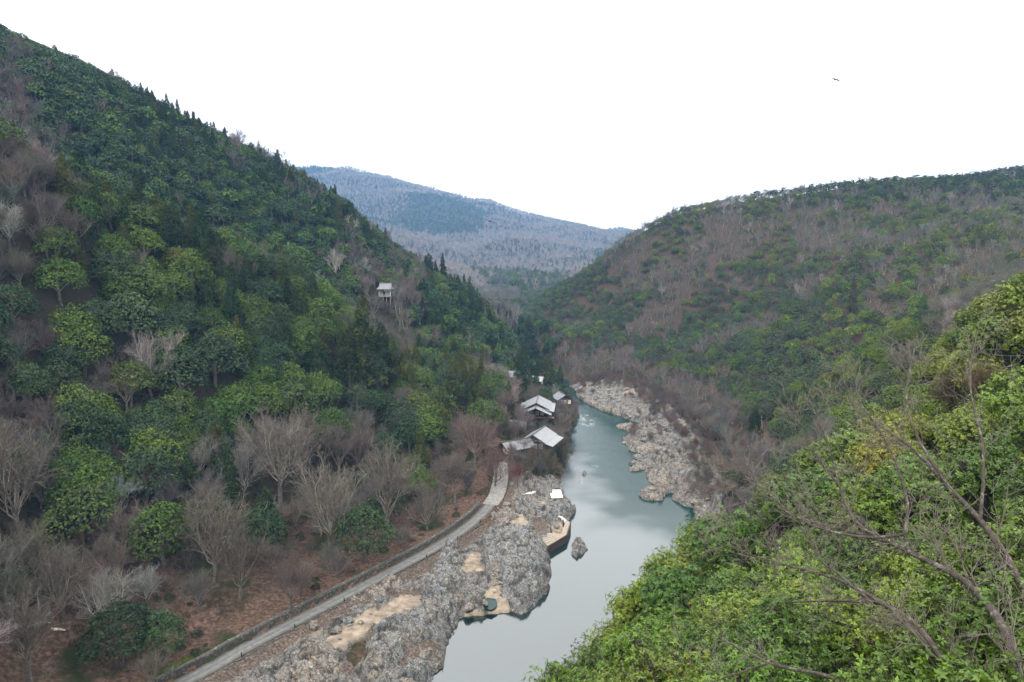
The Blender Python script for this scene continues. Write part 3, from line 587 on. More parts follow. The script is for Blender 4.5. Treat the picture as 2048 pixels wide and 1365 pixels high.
# ---------------------------------------------------------------- where each tree of the woods stands
TM = [r_.split() for r_ in ('d',
      'd d c',
      'b d d d c c',
      'b d d c c c c',
      'b n d d c c c n',
      'b b d d d d d d c',
      'b b c c c c d d d c c',
      'b b b g c c c c d d d c d d',
      'b g o d g g c n c c n b n c d d',
      'd b g g g c c g d c g b b c c c c',
      'b b c d d d g c d g c n b g c d c d',
      'd d n b g d d o d c c c o c o n c n d',
      'b d n n g d c g g d d n n g o n b b b b',
      'b b d n d g d n b g n b b o b b',
      'b g g b n b c b b b b b n b b',
      'b b b b b b b c b b b b',
      'b b b b d b b n b b b',
      'b b b b b b b',
      'b b b b b b b',
      'b b b b b',
      'b d b b b')]
COL = {'b': (.155, .136, .12), 'bp': (.19, .168, .155), 'bw': (.30, .28, .25), 'bg': (.17, .15, .125)}
def cellkind(u, v, rv):
    c = int(min(max(u // 64, 0), 31)); r = int(min(max((v + rv) // 64, 0), 20))
    row = TM[r] if r < len(TM) else []
    return row[c] if c < len(row) and row[c] != '.' else None
BUILT = [np.array(p) for p in ((11.5, 303.), (10.5, 290.), (11., 262.), (9., 254.), (1.5, 249.))] + [at(u, v, z=z)[:2] for u, v, z in ((975, 832, 15), (1010, 795, 18), (1124, 806, 8), (1076, 768, 14), (1018, 762, 19))]
HALL = at(772, 592, y=388)[:2]
X0, X1, Y0, Y1 = -560, 620, 60, 1050
def scatter(s, x0, x1, y0, y1, rg):
    gx, gy = np.meshgrid(np.arange(x0, x1, s), np.arange(y0, y1, s)); gx = gx + (np.arange(gx.shape[0]) % 2)[:, None] * s / 2
    return (gx + rg.uniform(-.42, .42, gx.shape) * s).ravel(), (gy + rg.uniform(-.42, .42, gx.shape) * s).ravel()
rg = np.random.default_rng(77)
xs, ys = [], []
for s, (a, b_, c_, d_) in ((5.6, (-330, 140, 60, 520)),(6.4, (-560, -330, 100, 520)), (6.4, (140, 480, 60, 760)), (6.4, (-330, 140, 520, 1000)), (15, (-1600, 1700, 1000, 4100))):
    x_, y_ = scatter(s, a, b_, c_, d_, rg); xs.append(x_); ys.append(y_)
X = np.concatenate(xs); Y = np.concatenate(ys); Z = H(X, Y); dist = np.hypot(X, Y)
u, v, fw = proj(np.stack([X, Y, Z + 6], 1))
ok = (fw > 50) & (u > -260) & (u < 2300) & (v < 1500) & (v > -80)
rr, rz, sd = pline(X, Y, ROAD); ok &= (rr > 5.5) & ~((sd < 0) & (Y < 225) & (X < 0))
ok &= (Z > 2.0) | (dist > 700)
near = dist < 700; d_l = np.full(len(X), -9.0); d_r = np.full(len(X), -9.0)
d_l[near] = dome(LBANK, X[near], Y[near]); d_r[near] = dome(RBANK, X[near], Y[near]); ok &= (d_l < 0) & (d_r < -1)
for bx, by in BUILT: ok &= np.hypot(X - bx, Y - by) > 8.5
for k_ in (0, .03, .06): ok &= np.hypot(X - HALL[0] * (1 - k_), Y - HALL[1] * (1 - k_)) > 6.8
# the strip between the camera and the great hall stays low so that it shows
onspur = (X > -30) & (dist < 165) & (Y > -5) & ((rr > 30))
ok &= ~(onspur & (sd < 0))
X, Y, Z, dist, u, v, fw, sd, rr = [a[ok] for a in (X, Y, Z, dist, u, v, fw, sd, rr)]
# drop what is deep behind a hill (keeping a margin for other viewpoints)
tt = np.linspace(.04, .985, 46); vis = np.zeros(len(X)); marg = np.full(len(X), 99.0)
for t in tt:
    g = H0(X * t, Y * t) ; zl = EYE[2] + (Z + 14 - EYE[2]) * t
    lim = np.where(dist * t > 120, 8, 0) * (dist * (1 - t) > 12)
    marg = np.minimum(marg, (zl - g - lim) / np.maximum(t, .2))
k_ = marg > -22
X, Y, Z, dist, u, v, fw, sd, rr, marg = [a[k_] for a in (X, Y, Z, dist, u, v, fw, sd, rr, marg)]
print('tree spots', len(X))
trees = []
rv = rg.normal(size=len(X)) * 22; ru = rg.normal(size=len(X)) * 22; rn = rg.uniform(0, 1, len(X)); big = fbm(X / 45, Y / 45, 3, 31); sm = fbm(X / 18, Y / 18, 2, 61)
def G(base, k): # jittered green
    j = rg.normal(size=3) * .10; return [max(.004, c * (1 + j[0] * .8 + j[i] * .6)) for i, c in enumerate(base)]
GR = {'d': (.032, .056, .024), 'g': (.058, .094, .020), 'y': (.085, .12, .020), 'c': (.028, .045, .018), 'o': (.060, .066, .018), 'p': (.032, .05, .026), 'far': (.03, .045, .035)}
for i in range(len(X)):
    x, y, z, D = X[i], Y[i], Z[i], dist[i]; U, V_ = u[i] + ru[i], v[i] + rv[i]; q = rn[i]; far = D > 330; s = rg.uniform(.75, 1.2)
    sparse = 0
    if D > 1000:
        kk = 'b' if fbm(np.array([x / 260]), np.array([y / 400]), 3, 5)[0] * 1.6 + sm[i] * .5 + .04 + (.25 if z < 130 else 0) > 0 else ('c' if q < .55 else 'd')
        kind = {'b': 'bare_far', 'c': 'conifer_far', 'd': 'broad_far'}[kk]; s *= 1.7 if kk != 'c' else 1.1; t_far = 1
    elif (u[i] > 1035 and y > 0 and (x > 30 or y > 560)):
        crest = V_ < 395 and u[i] > 1500 and marg[i] < 60
        low = z < 17 and d_r.size
        flat = z < 15.5 and y < 540
        if flat: kk = 'bp' if q < .93 else 'd'
        elif crest and q < .6: kk = 'p'
        else:
            e = big[i] * 1.1 + sm[i] * 1.3 + (.24 if z < 52 else -.035) + (.07 if (V_ > 520 and u[i] > 1700) else 0) + (.05 if V_ < 430 else 0)
            kk = ('d' if z < 70 else ('g' if q < .6 else 'd')) if e > .02 else 'b'
            if kk != 'b' and q > .93: kk = 'y'
            if kk == 'b' and q < .10: kk = 'g'
            if u[i] > 1650 and V_ > 560 and kk != 'b' and q > .5: kk = 'y'
        kind = {'bp': 'bare', 'b': 'bare', 'd': 'broad', 'g': 'broad', 'y': 'broad', 'p': 'pine'}[kk]
        if D > 300 and kind in ('bare', 'broad'): kind += '_far'
        s *= .78 if kk in 'dgy' else .8
        if flat: s *= .95
    else:
        kk = cellkind(U, V_, 0)
        low = z < 30 and D < 250
        if kk is None: kk = ('b' if q < .9 else 'd') if V_ > 800 else ('n' if q < .5 else 'c')
        if D > 560: kk = 'b' if sm[i] + big[i] > -.12 else 'd'
        if kk == 'n': kk = 'b' if q < .55 else ('d' if q < .8 else 'g')
        elif q > .95 and not low: kk = 'dgb'[int((q - .95) / .0167) % 3]
        low = z < 30 and D < 250
        if kk == 'b' and low and q < (.5 if rr[i] < 22 else .2): continue
        if kk == 'c' and D > 290 and q < .5: kk = 'd'
        if kk == 'b' and not low and q < .03: continue
        if kk in 'dgyo' and q < .05: continue
        kind = {'b': 'bare', 'c': 'conifer', 'o': 'conifer'}.get(kk, 'broad')
        if kind == 'conifer': s *= .85 if D < 290 else .68
        if kind == 'broad': s *= 1.3 if D < 300 else .95
        if kind == 'bare' and z < 14: s *= .7
        if far and kind != 'conifer' : kind += '_far'; s *= 1.32
    t0 = {'b': COL['b'], 'bp': COL['bp']}.get(kk) or GR.get(kk, GR['d'])
    if kk == 'b' and x > 30 and z > 19: t0 = (.175, .17, .145)
    if kk in 'dg' and x > 30: t0 = [c_ * f_ for c_, f_ in zip(t0, (1.5, 1.15, 1.5))]
    if D > 560 and x < 30: t0 = (.19, .175, .16) if kk == 'b' else (.055, .08, .055)  # trees beyond the left ridge: tint lightened to imitate haze
    if D > 1000: t0 = (.34, .30, .285) if kk == 'b' else (.10, .115, .10)  # far mountain trees paled in their tint, standing in for thicker haze
    if kk == 'b' and rg.uniform() < .18: t0 = COL['bw'] if rg.uniform() < .4 else COL['bg']
    if kk == 'd' and rg.uniform() < .25: t0 = GR['g']
    if kk == 'c' and rg.uniform() < .3: t0 = GR['o']
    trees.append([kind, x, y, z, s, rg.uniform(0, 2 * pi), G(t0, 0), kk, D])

# single trees the photo shows clearly, stood where the ray to their foot meets the ground
def hit(u_, v_):
    r_ = ray(u_, v_); t_ = np.geomspace(20, 900, 1400); P_ = EYE + r_ * t_[:, None]; g_ = H(P_[:, 0], P_[:, 1]); i_ = np.argmax(P_[:, 2] < g_); p_ = P_[i_]; p_[2] = g_[i_]; return p_
FEAT = [('conifer', 1058, 735, 640, (.03, .045, .025)), ('conifer', 1096, 790, 705, (.045, .05, .022)), ('conifer', 1120, 795, 735, (.032, .05, .025)), ('conifer', 1040, 790, 700, (.028, .046, .024)), ('conifer', 1080, 770, 700, (.03, .045, .028)),
        ('conifer', 1000, 875, 805, (.06, .062, .018)), ('conifer', 905, 850, 730, (.05, .058, .020)), ('conifer', 940, 835, 745, (.032, .045, .022)), ('conifer', 885, 880, 770, (.045, .06, .022)), ('conifer', 730, 790, 610, (.04, .05, .016)), ('conifer', 700, 780, 650, (.03, .04, .016)),
        ('conifer', 765, 770, 640, (.034, .044, .018)), ('conifer', 640, 800, 690, (.03, .045, .02)), ('conifer', 858, 565, 503, (.018, .03, .02)), ('conifer', 886, 575, 517, (.018, .03, .02)), ('conifer', 1510, 874, 812, (.018, .034, .012)), ('conifer', 1705, 625, 560, (.075, .068, .05)),
        ('broad', 165, 1095, 955, (.060, .085, .026)), ('broad', 360, 870, 775, (.055, .085, .02)), ('broad', 290, 530, 455, (.085, .125, .018)), ('broad', 125, 610, 510, (.06, .105, .02)), ('broad', 355, 560, 500, (.09, .10, .02)), ('broad', 265, 700, 590, (.055, .082, .038)), ('broad', 195, 700, 590, (.038, .06, .026)),
        ('broad', 590, 860, 760, (.05, .075, .024)), ('broad', 430, 780, 655, (.032, .052, .026)), ('broad', 360, 810, 690, (.034, .056, .026)), ('broad', 335, 1080, 1000, (.02, .036, .018)), ('broad', 245, 1330, 1190, (.022, .036, .016)), ('broad', 130, 770, 680, (.03, .05, .026)), ('broad', 640, 700, 625, (.055, .09, .024)), ('broad', 30, 660, 565, (.03, .055, .024)), ('broad', 715, 830, 765, (.045, .06, .034)), ('broad', 800, 880, 800, (.035, .05, .03)),
        ('bare', 660, 1112, 925, (.19, .17, .14)), ('bare', 776, 1078, 890, (.18, .155, .13)), ('bare', 430, 1165, 985, (.17, .15, .12)), ('bare', 35, 1080, 860, (.15, .13, .11)), ('bare', 560, 1005, 830, (.20, .18, .15)), ('bare', 610, 950, 825, (.18, .15, .13)), ('bare', 225, 1280, 1140, (.26, .25, .22)), ('bare', 250, 1120, 1010, (.17, .14, .12)), ('bare', 480, 1200, 1060, (.13, .11, .09)),
        ('bare', 400, 960, 880, (.24, .22, .20)), ('bare', 490, 1000, 890, (.22, .2, .18)), ('bare', 855, 1060, 975, (.17, .14, .125)), ('bare', 680, 960, 850, (.15, .12, .11)), ('bare', 720, 950, 850, (.16, .125, .115)), ('bare', 950, 930, 830, (.20, .145, .13)), ('bare', 910, 1010, 900, (.16, .13, .11)), ('bare', 970, 910, 850, (.19, .13, .12)), ('bare', 670, 560, 503, (.36, .33, .30)), ('bare', 478, 312, 262, (.17, .14, .14)), ('bare', 500, 318, 275, (.17, .14, .14)), ('bare', 302, 790, 665, (.27, .24, .22)),
        ('bare', 1052, 912, 872, (.19, .15, .13)), ('bare', 1078, 925, 882, (.16, .14, .11)), ('bare', 1040, 862, 815, (.22, .16, .145)), ('bare', 1022, 925, 885, (.2, .15, .14)), ('bare', 1062, 850, 822, (.2, .16, .15)), ('bare', 990, 870, 805, (.22, .17, .15)), ('bare', 1030, 800, 750, (.22, .19, .17)), ('bare', 1035, 975, 930, (.17, .075, .07)), ('bare', 990, 975, 900, (.15, .10, .09)), ('bare', 1060, 960, 900, (.13, .11, .08)), ('bare', 1010, 835, 780, (.19, .145, .13)), ('bare', 1050, 870, 825, (.17, .14, .13)), ('bare', 1112, 905, 850, (.17, .15, .12)), ('bare', 1125, 880, 825, (.18, .15, .13)), ('bare', 1095, 955, 900, (.12, .105, .07)), ('bare', 1130, 930, 890, (.13, .115, .08)), ('bare', 1140, 860, 815, (.17, .15, .13)), ('bare', 1000, 790, 735, (.20, .18, .165)), ('bare', 60, 1365, 1180, (.14, .12, .10)), ('bare', 130, 1250, 1100, (.14, .12, .10)), ('bare', 310, 1380, 1290, (.17, .15, .12)), ('bare', 580, 1230, 1120, (.14, .11, .095)), ('bare', 735, 600, 550, (.2, .16, .15)), ('bare', 800, 610, 560, (.18, .15, .14)), ('bare', 750, 575, 540, (.17, .14, .13))]
for kd_, fu, fv, ft, tn_ in FEAT:
    p_ = hit(fu, fv); hh_, rr0_ = PR[kd_][0][2:]; D_ = float(np.hypot(p_[0], p_[1])); _, _, fw_ = proj(p_); s_ = (fv - ft) * fw_ / F / hh_ * (1.0 if kd_ != 'broad' else 1.05)
    far_ = p_[1] > 0; trees = [t for t in trees if math.hypot(t[1] - p_[0], t[2] - p_[1]) > (9.5 if fu == 1510 else rr0_ * s_ * .75)]
    trees.append([kd_, p_[0], p_[1], p_[2], float(s_), fu * 1.0, list(tn_), 'f', D_ * .8])
# thicket of the inn's river bank
xb, yb = scatter(3.2, -5, 48, 236, 400, rg); zb = H(xb, yb); ub, vb, _ = proj(np.stack([xb, yb, zb], 1)); dl_ = dome(LBANK, xb, yb); rb_, _, _ = pline(xb, yb, ROAD)
for i in range(len(xb)):
    if zb[i] < .9 or zb[i] > 19 or dl_[i] > -.5 or not (990 < ub[i] < 1170 and 745 < vb[i] < 985) or inpoly(xb[i:i+1], yb[i:i+1], RIVER)[0] or rb_[i] < 4: continue
    if any(math.hypot(xb[i] - bx, yb[i] - by) < 7.5 for bx, by in BUILT) or xb[i] > 30 and yb[i] > 395: continue
    q = rg.uniform()
    if q < .55: trees.append(['bare', xb[i], yb[i], zb[i] - .3, rg.uniform(.3, .5), q * 50, G((.16, .13, .11) if q < .3 else (.12, .11, .075), 0), 'b', math.hypot(xb[i], yb[i])])
    else: trees.append(['shrub', xb[i], yb[i], zb[i] - .3, rg.uniform(.9, 1.9), q * 50, G((.06, .065, .03) if q < .8 else (.035, .05, .022), 0), 's', math.hypot(xb[i], yb[i])])
# brush on the upper half of the right bank
xb, yb = scatter(3.6, 20, 130, 215, 430, rg); zb = H(xb, yb); ub, vb, _ = proj(np.stack([xb, yb, zb], 1)); dr_ = dome(RBANK, xb, yb)
for i in range(len(xb)):
    if not (-4 < dr_[i] < 60) or zb[i] < 2.2 or inpoly(xb[i:i+1], yb[i:i+1], RIVER)[0] or xb[i] < 20: continue
    q = rg.uniform()
    if fbm(xb[i:i+1] / 11, yb[i:i+1] / 11, 3, 91)[0] < .02 - (.25 if dr_[i] < 9 else 0): continue
    if q < (.75 if dr_[i] < 9 else .4): trees.append(['bare', xb[i], yb[i], zb[i] - .2, rg.uniform(.25, .42) * (1.4 if dr_[i] < 9 else 1), q * 90, G((.15, .115, .10), 0), 'bp', math.hypot(xb[i], yb[i])])
    elif q < .95: trees.append(['shrub', xb[i], yb[i], zb[i] - .2, rg.uniform(.5, 1.1), q * 50, G((.10, .075, .05) if q < .85 else (.04, .05, .025), 0), 's', math.hypot(xb[i], yb[i])])
# a second, closer layer of leafless saplings where the wood is bare
xb, yb = scatter(5.2, -330, 10, 90, 330, rg); zb = H(xb, yb); ub, vb, _ = proj(np.stack([xb, yb, zb + 4], 1)); rb_, _, sb_ = pline(xb, yb, ROAD)
for i in range(len(xb)):
    if sb_[i] < 0 or not (-60 < ub[i] < 1000 and 150 < vb[i] < 1400) or rb_[i] < 7: continue
    if cellkind(ub[i], vb[i], 0) != 'b': continue
    q = rg.uniform()
    if zb[i] > 26 and q < .75: trees.append(['bare', xb[i], yb[i], zb[i] - .3, rg.uniform(.5, .85), q * 77, G((.135, .108, .098), 0), 'b', math.hypot(xb[i], yb[i])])
    elif zb[i] <= 26 and q < .5: trees.append(['bare', xb[i], yb[i], zb[i] - .3, rg.uniform(.2, .45), q * 77, G((.15, .11, .098), 0), 'b', math.hypot(xb[i], yb[i])])
for dx_, dy_ in ((-3.5, -6), (-1.2, -7), (1.3, -6.2), (3.8, -6.5), (0, -9.5), (-4, -9), (4, -9.5)):
    p_ = np.array([HALL[0] + dx_, HALL[1] + dy_]); trees.append(['bare', p_[0], p_[1], float(H(p_[0], p_[1])[0]) - .3, .38, dx_ * 2.0, [.16, .13, .125], 'b', 390.0])
    trees.append(['shrub', p_[0] + .8, p_[1] - 1, float(H(p_[0] + .8, p_[1] - 1)[0]) - .2, 1.5, dx_ * 3.0, [.07, .065, .04], 's', 390.0])
# ---------------------------------------------------------------- set the trees out
ZONES = lambda x, y, z, D: ('the lookout slope' if (x > -30 and D < 165 and z > 3) else 'the far mountain' if D > 1000 else 'the right hill' if (x > 30 and z > 19) else 'the right bank' if x > 30 else
        'the inn terrace' if (y > 225 and z < 22) else 'the roadside slope' if (z < 32 and D < 260) else 'the near hill' if D < 318 else 'the rear ridge')
NAMEK = {'broad': 'broadleaf_tree', 'broad_far': 'broadleaf_tree', 'conifer': 'conifer_tree', 'conifer_far': 'conifer_tree', 'bare': 'bare_tree', 'bare_far': 'bare_tree', 'pine': 'pine_tree', 'leafy': 'leafy_tree', 'leafy_mid': 'leafy_tree', 'shrub': 'shrub'}
LOOK = {'broad': 'broadleaf', 'conifer': 'conifer', 'bare': 'leafless', 'pine': 'pine', 'leafy': 'glossy leafy', 'shrub': 'low green shrub'}
def colword(kind, t, kk):
    if kind.startswith('bare'): return 'pale leafless tree' if t[0] > .22 else 'pinkish leafless tree' if kk == 'bp' else 'grey-brown leafless tree'
    if kind.startswith('broad'): return 'yellow-green broadleaf tree' if t[0] > .075 else 'mid-green broadleaf tree' if t[0] > .04 else 'dark-green broadleaf tree'
    if kind.startswith('conifer'): return 'olive conifer' if t[0] > .042 else 'dark conifer'
    if kind == 'pine': return 'ragged ridge pine'
    if kind.startswith('leafy'): return 'yellow-green leafy tree' if t[0] > .10 else 'glossy green leafy tree'
    return 'low green shrub'
FIRST = {}; USED = set()
_ON = 'zero one two three four five six seven eight nine ten eleven twelve thirteen fourteen fifteen sixteen seventeen eighteen nineteen'.split()
_TE = '0 0 twenty thirty forty fifty sixty seventy eighty ninety'.split()
def words(v):
    v = int(round(min(max(v, 0), 99))); return _ON[v] if v < 20 else _TE[v // 10] + ('-' + _ON[v % 10] if v % 10 else '')
def place(kind, x, y, z, s, rz, tint, kk, vi=None, label=None, group=None, cat='tree', tilt=0):
    P = PR[kind]; vi = vi if vi is not None else int(abs(x * 13.7 + y * 7.3)) % len(P); cm, tm, hh, rr0 = P[vi]
    nm = NAMEK[kind]; r = empty(nm, (x, y, z), rz, s, tilt)
    zone = ZONES(x, y, z, sqrt(x * x + y * y)); uu, vv, _ = proj(np.array([x, y, z + hh * s * .6]))
    if not label:
        sz = 'large' if s > (1.12 if kind[:4] != 'leaf' else 1.0) else 'small' if s < .85 else 'middling'
        where = f"{words(uu / 20.48)} percent across and {words(vv / 13.65)} percent down"
        for pre in ('', sz + ' ', 'half-hidden ', 'half-hidden ' + sz + ' ', 'screened '):
            label = f"{pre}{colword(kind, tint, kk)} on {zone}, {where}"
            if label not in USED and len(label.split()) <= 16: break
        if len(label.split()) > 16: label = label.replace('screened ', '')
        USED.add(label)
    r['label'] = label
    r['category'] = cat; r['group'] = group or {'bare': 'leafless trees on ', 'coni': 'conifers on ', 'broa': 'broadleaf trees on ', 'pine': 'pines on ', 'leaf': 'leafy trees on ', 'shru': 'shrubs on '}[kind[:4]] + zone
    a = obj('trunk', tm, r); b = obj('crown', cm, r); b['tint'] = [float(c) for c in tint]; b.color = (*tint, 1)
    FIRST.setdefault((kind, vi), (b, a)); return r
def shows(t):
    hh, rr0 = PR[t[0]][0][2:]; uu, vv, _ = proj(np.array([t[1], t[2], t[3] + hh * t[4] * .6]))
    return (hh * rr0 * t[4] ** 2) / t[8] ** 2 * (1 if (-10 < uu < 2060 and 20 < vv < 1380) else 0.01)
# ---------------------------------------------------------------- leafy trees of the near slope
rg = np.random.default_rng(5)
lx, ly = [], []
for s, (a, b_, c_, d_), lo, hi in ((2.7, (-14, 40, 3, 40), 5, 36), (4.5, (-12, 110, 10, 160), 36, 160)):
    x_, y_ = scatter(s, a, b_, c_, d_, rg); dd = np.hypot(x_, y_); k_ = (dd > lo) & (dd < hi); lx.append(x_[k_]); ly.append(y_[k_])
lx = np.concatenate(lx); ly = np.concatenate(ly); lz = H(lx, ly); cnt = 0; rr, _, sd = pline(lx, ly, ROAD); rd, _, _ = pline(lx, ly, _rp)
for x, y, z, a, b_ in zip(lx, ly, lz, rd, sd):
    if b_ > 0 or a < 4 or inpoly(np.array([x]), np.array([y]), RIVER)[0] or z < 3: continue
    D = sqrt(x * x + y * y); kind = 'leafy' if D < 36 else 'leafy_mid'; s = rg.uniform(.6, 1.35)
    uu, vv, fw_ = proj(np.array([x, y, z + 3]))
    if uu - 2.6 * s * F / max(fw_, 1) * (1 if D < 36 else 1.3) < 990 and uu < 1300: continue
    if fw_ < 2 or uu > 2350 or uu < 850 or vv > 1800: continue
    if D < 40 and 1450 < uu < 1960 and vv > 980 and rg.uniform() < .42: continue
    yel = rg.uniform() + (.22 if 1400 < uu < 2048 and vv < 960 else -.16)
    base = (.15, .18, .018) if yel > .8 else (.115, .165, .020) if yel > .4 else (.078, .128, .018) if yel > .1 else (.055, .10, .018)
    t = [float(c * (1 + rg.normal() * .05)) for c in base]; trees.append([kind, x, y, z - .1, s, rg.uniform(0, 6.28), t, 'l', D]); cnt += 1
print('leafy', cnt)
# undergrowth
x_, y_ = scatter(3.4, -230, 30, 90, 330, rg); z_ = H(x_, y_); rr, _, sd = pline(x_, y_, ROAD); uu, vv, fw_ = proj(np.stack([x_, y_, z_], 1)); bl = dome(LBANK, x_, y_)
for i in range(len(x_)):
    D = math.hypot(x_[i], y_[i]); q = rg.uniform()
    if rr[i] < 4.5 or (sd[i] < 0 and bl[i] > -1) or z_[i] < 1.5 or not (-60 < uu[i] < 1200 and 380 < vv[i] < 1420) or q < .1 or fbm(x_[i:i+1] / 8, y_[i:i+1] / 8, 3, 12)[0] < (.07 if rr[i] < 28 else -.12): continue
    t = (.022, .036, .016) if q > .6 else (.03, .05, .014) if q > .3 else (.06, .045, .03)
    trees.append(['shrub', x_[i], y_[i], z_[i] - .2, rg.uniform(.5, 1.3), rg.uniform(0, 6.28), G(t, 0), 's', D])
for (bu, bv, by_) in ((1960, 1330, 7.5), (2040, 1250, 8), (1850, 1400, 8), (2060, 1100, 10), (1760, 1420, 9), (2080, 1380, 6.5), (1990, 1180, 10), (1940, 1420, 7), (1650, 1420, 10.5), (2060, 960, 12), (1890, 1260, 9.5)):
    p_ = at(bu, bv, y=by_); trees.append(['leafy', p_[0], p_[1], p_[2] - 3.6, .8, by_ * 3, G((.07, .12, .018), 0), 'l', by_ * 1.3])
# bare trees rising through the leafy ones of the near slope
for (bu, bv, by_, bs) in ((1790, 730, 95, .55), (1690, 760, 100, .5), (1900, 700, 80, .5), (1620, 800, 95, .5), (1980, 680, 70, .55), (1560, 880, 90, .5), (1500, 960, 75, .45), (1840, 640, 115, .6), (2030, 620, 90, .6), (1740, 830, 70, .45)):
    p_ = at(bu, bv, y=by_); trees.append(['bare', p_[0], p_[1], float(H(p_[0], p_[1])[0]), bs, by_ * 1.0, (.13, .095, .07), 'b', by_ * 1.2])

MG = {(round(a, 1), round(b_, 1)): m_ for a, b_, m_ in zip(X, Y, marg)}
for fam in ('broad', 'conifer', 'bare', 'pine', 'leafy', 'shrub'):
    fl = [t for t in trees if t[0].startswith(fam)]
    sc_ = np.array([shows(t) * (1 if MG.get((round(t[1], 1), round(t[2], 1)), 9) > 2 else .02) for t in fl]); od = np.argsort(-sc_)
    nsee = int((sc_ > 2e-6).sum()) if fam != 'pine' else int((sc_ > 3e-5).sum()); cut = min(296 if fam != 'pine' else 60, max(nsee, 14)); solo = [fl[i] for i in od[:cut]]; rest = [fl[i] for i in od[cut:]]
    # let every mesh variant stand at least once among the single trees
    kinds = [k for k in (fam, fam + '_far', fam + '_mid') if k in PR]
    for k in kinds:
        for vi in range(len(PR[k])):
            c_ = [t for t in solo if t[0] == k and len(t) == 9]
            if not c_:
                c_ = [solo[-1 - vi]]; c_[0][0] = k
            c_[-1].append(vi)
    for t in solo: place(t[0], t[1], t[2], t[3] - .2, t[4], t[5], t[6], t[7], t[9] if len(t) > 9 else None)
    if not rest: continue
    # the remaining wood, one object per kind
    src = [(k, vi) for k in kinds for vi in range(len(PR[k]))]
    n = len(rest); me = bpy.data.meshes.new('wood'); me.vertices.add(n)
    me.vertices.foreach_set('co', np.array([[t[1], t[2], t[3] - .2] for t in rest], np.float32).ravel())
    vi = np.array([src.index((t[0], int(rg.integers(len(PR[t[0]]))))) for t in rest], np.int32)
    for nm_, ty, arr, fld in (('pick', 'INT', vi, 'value'), ('size', 'FLOAT', np.array([t[4] for t in rest], np.float32), 'value'), ('turn', 'FLOAT_VECTOR', np.array([[0, 0, t[5]] for t in rest], np.float32).ravel(), 'vector'),
                              ('tint', 'FLOAT_VECTOR', np.array([t[6] for t in rest], np.float32).ravel(), 'vector')):
        at_ = me.attributes.new(nm_, ty, 'POINT'); at_.data.foreach_set(fld, arr)
    wo = obj({'broad': 'broadleaf_wood', 'conifer': 'conifer_wood', 'bare': 'leafless_wood', 'pine': 'ridge_pines', 'leafy': 'leafy_wood', 'shrub': 'undergrowth'}[fam], me)
    tag(wo, {'broad': 'green evergreen broadleaf wood covering the farther hillsides', 'conifer': 'dark conifer wood covering the ridges and far mountain', 'bare': 'grey-brown leafless wood covering the hillsides and far mountain', 'pine': 'ragged pines along the right-hand crest', 'leafy': 'glossy leafy wood filling the near slope at right', 'shrub': 'low green and brown undergrowth beneath the hillside trees'}[fam], 'woodland', kind='stuff')
    ng = bpy.data.node_groups.new('wood', 'GeometryNodeTree'); ng.interface.new_socket('Geometry', in_out='INPUT', socket_type='NodeSocketGeometry'); ng.interface.new_socket('Geometry', in_out='OUTPUT', socket_type='NodeSocketGeometry')
    gi = ng.nodes.new('NodeGroupInput'); go = ng.nodes.new('NodeGroupOutput'); jn = ng.nodes.new('GeometryNodeJoinGeometry')
    def na(name, dt):
        n_ = ng.nodes.new('GeometryNodeInputNamedAttribute'); n_.data_type = dt; n_.inputs[0].default_value = name; return n_.outputs[0]
    for k, key in enumerate(src):
        cr, tr = FIRST[key]; j2 = ng.nodes.new('GeometryNodeJoinGeometry')
        for o_ in (cr, tr):
            oi = ng.nodes.new('GeometryNodeObjectInfo'); oi.transform_space = 'ORIGINAL'; oi.inputs['Object'].default_value = o_; ng.links.new(oi.outputs['Geometry'], j2.inputs[0])
        cmp = ng.nodes.new('FunctionNodeCompare'); cmp.data_type = 'INT'; cmp.operation = 'EQUAL'; ng.links.new(na('pick', 'INT'), cmp.inputs[2]); cmp.inputs[3].default_value = k
        ip = ng.nodes.new('GeometryNodeInstanceOnPoints'); ng.links.new(gi.outputs[0], ip.inputs['Points']); ng.links.new(cmp.outputs[0], ip.inputs['Selection']); ng.links.new(j2.outputs[0], ip.inputs['Instance'])
        er = ng.nodes.new('FunctionNodeEulerToRotation'); ng.links.new(na('turn', 'FLOAT_VECTOR'), er.inputs[0]); ng.links.new(er.outputs[0], ip.inputs['Rotation'])
        ng.links.new(na('size', 'FLOAT'), ip.inputs['Scale']); ng.links.new(ip.outputs[0], jn.inputs[0])
    ng.links.new(jn.outputs[0], go.inputs[0]); md = wo.modifiers.new('wood', 'NODES'); md.node_group = ng
    print(fam, 'single', len(solo), 'wood', n)
